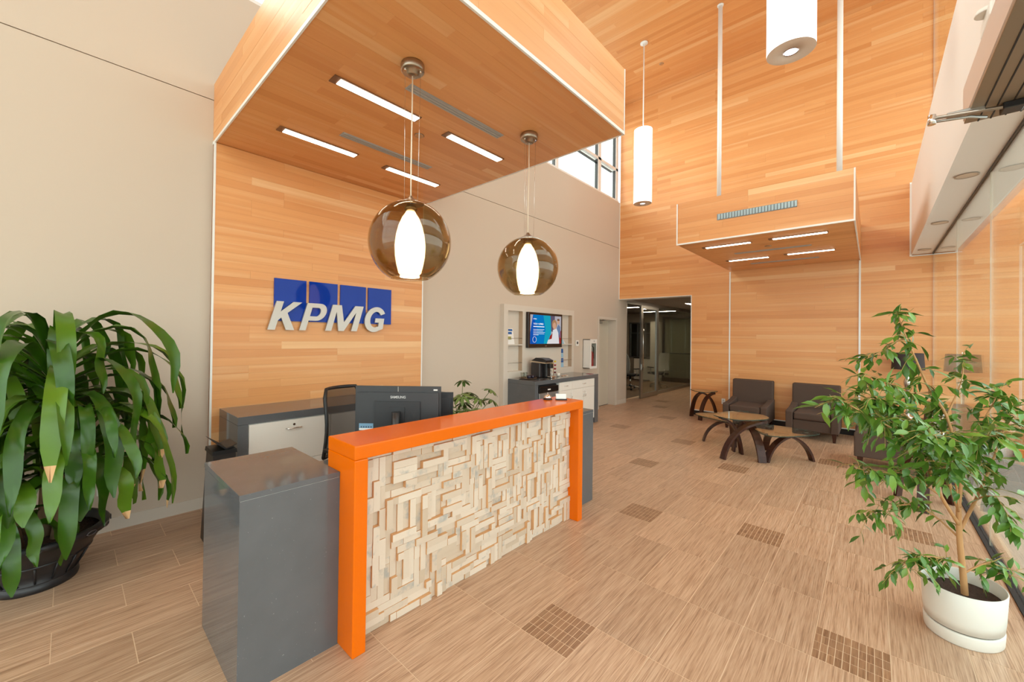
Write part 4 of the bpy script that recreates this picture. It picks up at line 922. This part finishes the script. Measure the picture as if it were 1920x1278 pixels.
MB().lathe([(.03, 0), (.05, .02), (.055, .10), (.035, .16), (.04, .18), (.036, .18), (.03, .16), (.0001, .1)], (.49, 6.04, .585), 20).build('vase', mat('pale_ceramic', (224, 216, 208), .3), t)
rd = random.Random(3)
for k in range(9):
    a = rd.uniform(0, 2 * PI); r = rd.uniform(.01, .07); h = rd.uniform(.06, .16); c = Vector((.49 + r * math.cos(a), 6.04 + r * math.sin(a), .765 + h)); mb = MB()
    for q in range(5):
        b = q * 2 * PI / 5; d = Vector((math.cos(b), math.sin(b), .35)).normalized() * .034; s_ = Vector((-math.sin(b), math.cos(b), 0)) * .014; n_ = len(mb.v)
        mb.v += [tuple(c), tuple(c + d * .6 + s_), tuple(c + d), tuple(c + d * .6 - s_)]; mb.face([n_, n_ + 1, n_ + 2, n_ + 3])
    f = mb.build('flower', mat('white_petal', (244, 240, 236), .6), t)
    MB().tube([(.49, 6.04, .72), tuple(c)], .002, 5).build('stem', mat('flower_stem', (110, 130, 70), .6), t)
t = empty('gift_box', (.36, 5.90, .585), 'small orange box beside the white flowers on the side table', 'box')
BV(.31, .42, 5.84, 5.95, .585, .70, .004, 1).build('box_body', mat('orange_card', (232, 132, 40), .5), t); BV(.306, .424, 5.836, 5.954, .70, .725, .004, 1).build('box_lid', MATS['orange_card'], t)
# corner console with lamp and magazines
s3 = empty('corner_table', (.23, 9.14, 0), 'dark low corner table carrying the table lamp behind the potted tree', 'side table')
BV(-.20, .66, 8.92, 9.40, .40, .44, .005, 1).build('top', M_DW, s3)
for x in (-.16, .60):
    for y in (8.96, 9.34): B(x, x + .05, y, y + .05, 0, .40).build('leg', M_DW, s3)
lp = empty('table_lamp', (.41, 9.18, .44), 'table lamp with dark drum shade and turned silver base', 'lamp')
MB().lathe([(.07, 0), (.075, .01), (.07, .025), (.03, .04), (.022, .06), (.03, .09), (.022, .12), (.02, .30), (.024, .42), (.045, .52), (.052, .57), (.045, .61), (.028, .64), (.034, .66), (.022, .68), (.012, .74), (.012, .80)], (.41, 9.18, .44), 28).build('base', mat('turned_silver', (206, 198, 188), .25, .9), lp)
MB().lathe([(.192, .775), (.176, 1.035), (.173, 1.035), (.189, .775)], (.41, 9.18, .44), 40, caps=False).build('shade', mat('charcoal_shade', (58, 48, 48), .8), lp)
MB().lathe([(.012, .80), (.006, 1.04), (.010, 1.06), (.0001, 1.075)], (.41, 9.18, .44), 12).build('finial', M_CHROME, lp)
t = empty('magazine_stand', (-.08, 9.12, .44), 'black and white magazines standing on the corner table', 'magazines')
for k, m_ in enumerate((M_BLACK, M_WHITE, M_WHITE)): MB().prism([(-.16 + k * .05, .44), (-.150 + k * .05, .44), (-.09 + k * .05, .70), (-.10 + k * .05, .70)], 1, 9.02, 9.22).build('magazine', m_, t)

# ================================================================== PLANTS
def leaf_mat(name, c1, c2, c3, rough=.38):
    m_ = mat(name, c1, rough); n = NT(m_); r = n.rnd()
    col = n.ramp(r, [(0, c1), (.5, c2), (1, c3)]); g = n.noise(n.pos((1, 1, 1), r), 14.0, 2)
    n.link(n.mix(n.math('MULTIPLY', g, .35), col, tuple(min(255, int(x * 1.35) + 12) for x in c2)), n.b.inputs['Base Color']); return m_
M_DRA = leaf_mat('corn_plant_leaf', (34, 68, 8), (52, 90, 12), (90, 122, 24), .3)
M_FIC = leaf_mat('weeping_fig_leaf', (48, 82, 22), (72, 112, 32), (116, 146, 54), .28)
M_SCH = leaf_mat('umbrella_leaf', (62, 84, 36), (84, 106, 48), (104, 122, 60), .4)
M_BARK = mat('tan_bark', (150, 122, 92), .85); M_TWIG = mat('pale_twig', (196, 146, 96), .75)
M_SOIL = mat('dark_soil', (52, 34, 26), .95); n = NT(M_SOIL); _h = n.noise(n.pos((1, 1, 1)), 90.0, 4); n.link(n.mix(_h, (30, 18, 14), (96, 66, 48)), n.b.inputs['Base Color']); n.bump(_h, 1.0, .02)
M_DRY = mat('dry_leaf_tip', (206, 164, 116), .8)

# ---- corn plant in a dark embossed pot
PX, PY = -4.03, -.12
dp = empty('corn_plant', (PX, PY, .30), 'tall drooping corn plant with long glossy strap leaves in the dark pot', 'plant')
pt = empty('plant_pot', (PX, PY, 0), 'wide black embossed plant pot holding the corn plant', 'pot')
M_POT = mat('black_glazed_pot', (40, 38, 40), .38)
MB().lathe([(.0001, 0), (.195, 0), (.20, .02), (.195, .05), (.185, .055), (.225, .13), (.275, .22), (.315, .29), (.325, .295), (.345, .30), (.35, .335), (.335, .345), (.31, .34), (.30, .29), (.0001, .285)], (PX, PY, 0), 48).build('body', M_POT, pt)
for z, r in ((.185, .258), (.055, .19)): MB().lathe([(r, z - .006), (r + .007, z), (r + .003, z + .007)], (PX, PY, 0), 48, caps=False).build('moulding', M_POT, pt)
for k in range(16):
    a = k * PI / 8; cs, sn = math.cos(a), math.sin(a)
    MB().tube([(PX + r * cs, PY + r * sn, z) for r, z in ((.192, .062), (.226, .12), (.254, .178))], .006, 6).build('relief_rib', M_POT, pt)
    ring = []
    for q in range(9):
        b = q * PI / 4; aa = a + .09 * math.cos(b); ring.append((PX + .353 * math.cos(aa), PY + .353 * math.sin(aa), .318 + .013 * math.sin(b)))
    MB().tube(ring, .004, 5).build('rim_oval', mat('pot_relief', (96, 90, 92), .4), pt)
MB().lathe([(.30, .292), (.0001, .30)], (PX, PY, 0), 32).build('soil', M_SOIL, dp)
canes = [((PX + .02, PY + .03), (.02, .03), 1.52), ((PX - .10, PY - .08), (-.06, -.16), 1.22), ((PX + .10, PY + .09), (.10, .10), 1.0), ((PX + .12, PY - .08), (.12, -.06), .72)]
for (bx, by), (ox, oy), h in canes:
    MB().tube([(bx, by, .28), (bx + ox * .4, by + oy * .4, .28 + (h - .28) * .5), (bx + ox, by + oy, h)], [.036, .03, .02], 10).build('cane', M_BARK, dp)
rd = random.Random(23)
def strap_leaf(base, az, e0, e1, L, w, dry=False):
    n = 14; p = Vector(base); pts = []; ph = rd.uniform(0, 6); tw = rd.uniform(-1.3, 1.3); k0 = rd.uniform(.45, .95); sw = rd.uniform(-.5, .5)
    for i in range(n + 1):
        u = i / n; k_ = min(1, max(0, (u - .06) / k0)); azz = az + sw * u; e = e0 + (e1 - e0) * (k_ * k_ * (3 - 2 * k_))
        pts.append((p.copy(), e)); d = Vector((math.cos(e) * math.cos(azz), math.cos(e) * math.sin(azz), math.sin(e))); p = p + d * (L / n)
    side = Vector((-math.sin(az), math.cos(az), 0)); mb = MB(); rows = []
    for i, (q, e) in enumerate(pts):
        u = i / n; ww = w * (.22 + .78 * min(1, u / .45)) * (1 if u < .72 else max(.10, 1 - ((u - .72) / .28) ** 2.6)); up = Vector((-math.sin(e) * math.cos(az), -math.sin(e) * math.sin(az), math.cos(e)))
        wv = .016 * math.sin(u * 17 + ph) * (u > .25); wv2 = .016 * math.sin(u * 15 + ph + 2) * (u > .25); az2 = az + tw * u * u; side = Vector((-math.sin(az2), math.cos(az2), 0))
        row = [q - side * ww / 2 + up * (.012 + wv), q, q + side * ww / 2 + up * (.012 + wv2)]
        rows.append([Vector((max(v.x, XL + .02), v.y, max(v.z, .03))) for v in row])
    if dry: mb.sheet(rows[:-1]); mb.cur = 1; mb.sheet(rows[-2:])
    else: mb.sheet(rows)
    return mb.build('leaf', [M_DRA, M_DRY], dp)
R_ = math.radians
for ci, ((bx, by), (ox, oy), h) in enumerate(canes):
    cnt = (62, 52, 42, 26)[ci]
    for k in range(cnt):
        az = k * 2.39996 + rd.uniform(-.2, .2); u = k / cnt; z = h - (.42 if ci == 0 else .30) * u
        tx, ty_ = bx + ox * (z / h), by + oy * (z / h)
        e0 = R_(66 - 60 * u + rd.uniform(-10, 10)); e1 = R_(-84 - 8 * rd.random()); L = (rd.uniform(.75, 1.05), rd.uniform(.65, .9), rd.uniform(.6, .8), rd.uniform(.45, .6))[ci]
        if ci == 0 and math.cos(az - .75) > .3: L *= 1.25
        if ci == 0 and k < 6: L *= .7
        strap_leaf((tx + .03 * math.cos(az), ty_ + .03 * math.sin(az), z), az + rd.uniform(-.1, .1), e0, e1, L, rd.uniform(.062, .096), rd.random() < .10)

# ---- weeping fig in a white oval pot
FX, FY = .381, 3.543
fp = empty('plant_pot', (FX, FY, 0), 'white oval self watering pot holding the leafy fig tree', 'pot')
M_WP = mat('white_pot_plastic', (226, 222, 212), .32)
ROT = 1.283
def ov(prof, name, m_, par, caps=True): return MB().lathe(prof, (FX, FY, 0), 56, 1.0, .80, ROT, caps).build(name, m_, par)
ov([(.0001, 0), (.186, 0), (.190, .006), (.194, .064), (.192, .068), (.0001, .068)], 'water_tray', M_WP, fp)
ov([(.0001, .070), (.184, .070), (.190, .082)], 'shadow_gap', mat('pot_gap', (120, 112, 100), .6), fp)
ov([(.191, .078), (.197, .13), (.206, .282), (.203, .285), (.197, .282), (.190, .21), (.184, .14), (.0001, .14)], 'body', M_WP, fp)
fg = empty('fig_tree', (FX, FY, .16), 'bushy weeping fig tree with small pointed green leaves in the white pot', 'plant')
ov([(.190, .215), (.12, .222), (.0001, .22)], 'soil', M_SOIL, fg, False)
BR = {
"trunk":[(0.391,3.539,0.15),(0.381,3.529,0.322),(0.365,3.511,0.536),(0.360,3.504,0.718)],
"b1":[(0.360,3.504,0.703),(0.329,3.542,0.837),(0.303,3.557,1.000),(0.300,3.579,1.248)],
"b2":[(0.365,3.510,0.612),(0.282,3.361,0.797),(0.212,3.224,1.005),(0.113,3.060,1.161),(0.009,2.893,1.254),(-0.112,2.750,1.347)],
"b3":[(0.360,3.505,0.688),(0.371,3.553,0.922),(0.316,3.526,1.226),(0.248,3.460,1.365),(0.183,3.356,1.552),(0.142,3.287,1.675),(0.103,3.250,1.811)],
"b4":[(0.365,3.510,0.581),(0.433,3.572,0.765),(0.488,3.622,0.934),(0.536,3.694,1.097),(0.569,3.723,1.236)],
"b5":[(0.367,3.513,0.536),(0.267,3.555,0.628),(0.166,3.528,0.669),(0.060,3.428,0.635),(-0.011,3.362,0.618)],
"b6":[(0.374,3.521,0.383),(0.273,3.356,0.454),(0.173,3.221,0.469),(0.108,3.132,0.420)],
"b7":[(0.381,3.528,0.338),(0.474,3.588,0.411),(0.533,3.602,0.399),(0.563,3.618,0.346)],
"b8":[(0.248,3.460,1.365),(0.155,3.331,1.367),(0.054,3.207,1.429),(-0.035,3.096,1.475)],
"b9":[(0.316,3.526,1.226),(0.365,3.571,1.383),(0.385,3.588,1.492),(0.372,3.574,1.570)],
"b10":[(0.371,3.553,0.922),(0.449,3.583,1.177),(0.498,3.600,1.318),(0.519,3.620,1.379)],
"b11":[(0.282,3.361,0.797),(0.148,3.165,0.931),(0.032,3.027,0.950),(-0.063,2.938,0.969)],
"b12":[(0.329,3.542,0.837),(0.248,3.602,0.979),(0.132,3.559,1.162),(0.035,3.495,1.223),(-0.050,3.414,1.238)],
"b13":[(0.303,3.557,1.000),(0.190,3.201,1.194),(0.071,3.019,1.316),(-0.012,2.899,1.362)],
"b14":[(0.371,3.553,0.922),(0.383,3.315,1.094),(0.424,3.216,1.176),(0.467,3.215,1.197)],
"b15":[(0.142,3.287,1.675),(0.097,3.246,1.659),(0.031,3.184,1.596),(-0.024,3.132,1.559)],
"b16":[(0.360,3.505,0.688),(0.314,3.183,0.967),(0.260,2.993,1.132),(0.206,2.873,1.209)],
"b17":[(0.433,3.572,0.765),(0.478,3.477,0.820),(0.516,3.485,0.770),(0.541,3.511,0.670)],
}
def smooth(pts, k=4):
    P_ = [Vector(p) for p in pts]; out = []
    for i in range(len(P_) - 1):
        p0, p1, p2, p3 = P_[max(i - 1, 0)], P_[i], P_[i + 1], P_[min(i + 2, len(P_) - 1)]
        for j in range(k):
            t_ = j / k; out.append(.5 * ((2 * p1) + (p2 - p0) * t_ + (2 * p0 - 5 * p1 + 4 * p2 - p3) * t_ ** 2 + (3 * p1 - p0 - 3 * p2 + p3) * t_ ** 3))
    return out + [P_[-1]]
def mk_leaf(m_, L, W, nm):
    mb = MB(); rows = []
    for i in range(6):
        u = i / 5; w = W * math.sin(PI * min(1, u * .93 + .05)) ** .8 * (1 if u < .8 else .55 if u < .95 else .05); z = -.16 * L * u * u
        rows.append([(u * L, -w / 2, z + .12 * w), (u * L, 0, z), (u * L, w / 2, z + .12 * w)])
    mb.sheet(rows); me = bpy.data.meshes.new(nm); me.from_pydata(mb.v, [], mb.f); me.materials.append(m_); me.polygons.foreach_set('use_smooth', [True] * len(mb.f)); me.update(); return me
LV = [mk_leaf(M_FIC, .074, .028, 'fig_leaf'), mk_leaf(M_FIC, .064, .026, 'fig_leaf'), mk_leaf(M_FIC, .084, .029, 'fig_leaf')]
rd = random.Random(77); leaves = []; twigs = MB()
for nm, pts in BR.items():
    sp = smooth(pts); nP = len(sp); r0 = .017 if nm == 'trunk' else .0095 if nm in ('b1', 'b2', 'b3', 'b4') else .0055
    MB().tube(sp, [r0 * (1 - .75 * i / (nP - 1)) if nm != 'trunk' else r0 * (1 - .3 * i / (nP - 1)) for i in range(nP)], 7).build('trunk' if nm == 'trunk' else 'branch', M_TWIG, fg)
    if nm == 'trunk': continue
    ln = sum((a - b).length for a, b in zip(sp, sp[1:])); tdir = Vector(pts[-1]) - Vector(pts[0])
    nt = int(ln * (20 if nm in ('b3', 'b15', 'b9') else 40)) + 3
    for k in range(nt):
        u = (.28 if nm in ('b1', 'b2', 'b3', 'b4', 'b16') else .18) + (1 - .2) * (k + rd.random()) / nt; u = min(1, u); i = min(nP - 2, int(u * (nP - 1))); p = sp[i].lerp(sp[i + 1], u * (nP - 1) - i)
        fwd = (sp[i + 1] - sp[i]).normalized(); d = (fwd * .5 + Vector((rd.gauss(0, .6), rd.gauss(0, .6), rd.gauss(0, .45)))).normalized()
        tl = rd.uniform(.06, .16); q = p + d * tl * .5; e = p + d * tl + Vector((0, 0, -.035))
        for v in (q, e): v.x = min(v.x, XG - .05)
        twigs.tube([p, q, e], [.0022, .0018, .001], 4, caps=False)
        for j in range(rd.choice((3, 4, 4, 5))):
            t_ = (j + .6) / 4.2; b = p.lerp(q, min(1, 2 * t_)) if t_ < .5 else q.lerp(e, min(1, 2 * t_ - 1))
            ld = (d * .5 + Vector((rd.gauss(0, .55), rd.gauss(0, .55), rd.gauss(-.55, .4)))).normalized(); leaves.append((b, ld, rd.uniform(-.7, .7), rd.choice((0, 1, 2)), rd.uniform(.75, 1.2)))
tag(twigs.build('twigs', mat('young_twig', (176, 150, 84), .7), fg), kind='stuff')
rd.shuffle(leaves); joined = MB()
for k, (b, ld, roll, vi, s_) in enumerate(leaves):
    X_ = ld; Y_ = Vector((0, 0, 1)).cross(X_); Y_ = Y_.normalized() if Y_.length > .05 else Vector((0, 1, 0)); Z_ = X_.cross(Y_)
    mt = Matrix((X_, Y_, Z_)).transposed() @ Matrix.Rotation(roll, 3, 'X')
    tip = b + ld * .09 * s_
    if max(tip.x, b.x) > XG - .02: continue
    if k < 300:
        o = bpy.data.objects.new('leaf', LV[vi]); COL.objects.link(o); o.parent = fg; o.location = b - WL[fg.name]; o.rotation_euler = mt.to_euler(); o.scale = (s_,) * 3
    else:
        n0 = len(joined.v); joined.v += [tuple(b + mt @ (v.co * s_)) for v in LV[vi].vertices]; joined.smooth = True
        for f in LV[vi].polygons: joined.face([n0 + i for i in f.vertices])
if joined.v: tag(joined.build('inner_leaves', M_FIC, fg), kind='stuff')

# ---- umbrella plant behind the desk
SX, SY = -3.42, 3.10
t = empty('plant_pot', (SX, SY, 0), 'plain dark pot on the floor behind the reception desk', 'pot')
MB().lathe([(.0001, 0), (.13, 0), (.17, .28), (.175, .30), (.16, .30), (.155, .27), (.0001, .265)], (SX, SY, 0), 32).build('body', M_POT, t)
um = empty('umbrella_plant', (SX, SY, .27), 'umbrella plant with palmate leaves showing above the orange desk top', 'plant')
MB().lathe([(.15, .27), (.0001, .275)], (SX, SY, 0), 24).build('soil', M_SOIL, um)
rd = random.Random(5)
for k in range(30):
    a = rd.uniform(0, 2 * PI); r = rd.uniform(.04, .36); z = rd.uniform(.74, 1.20) - r * .45; c = Vector((SX + r * math.cos(a), SY + .05 + r * 1.05 * math.sin(a), z))
    if c.x < -3.9: c.x = -3.88
    MB().tube(smooth([(SX, SY, .27), (SX + (c.x - SX) * .35, SY + (c.y - SY) * .35, .27 + (z - .27) * .6), tuple(c)], 3), .004, 5).build('stalk', mat('green_stalk', (104, 116, 62), .6), um)
    tilt = Vector((math.cos(a) * .5, math.sin(a) * .5, 1)).normalized(); e1 = tilt.orthogonal().normalized(); e2 = tilt.cross(e1); mb = MB(); L = rd.uniform(.085, .125)
    for q in range(8):
        b = q * PI / 4 + rd.uniform(-.1, .1); d = (e1 * math.cos(b) + e2 * math.sin(b)); s_ = tilt.cross(d); rows = []
        for u, w in ((.15, .004), (.4, .017), (.65, .021), (.88, .014), (1, .002)): m0 = c + d * L * u - tilt * L * .45 * u * u; rows.append([m0 - s_ * w, m0 - tilt * .003, m0 + s_ * w])
        mb.sheet(rows)
    mb.build('leaf', M_SCH, um)
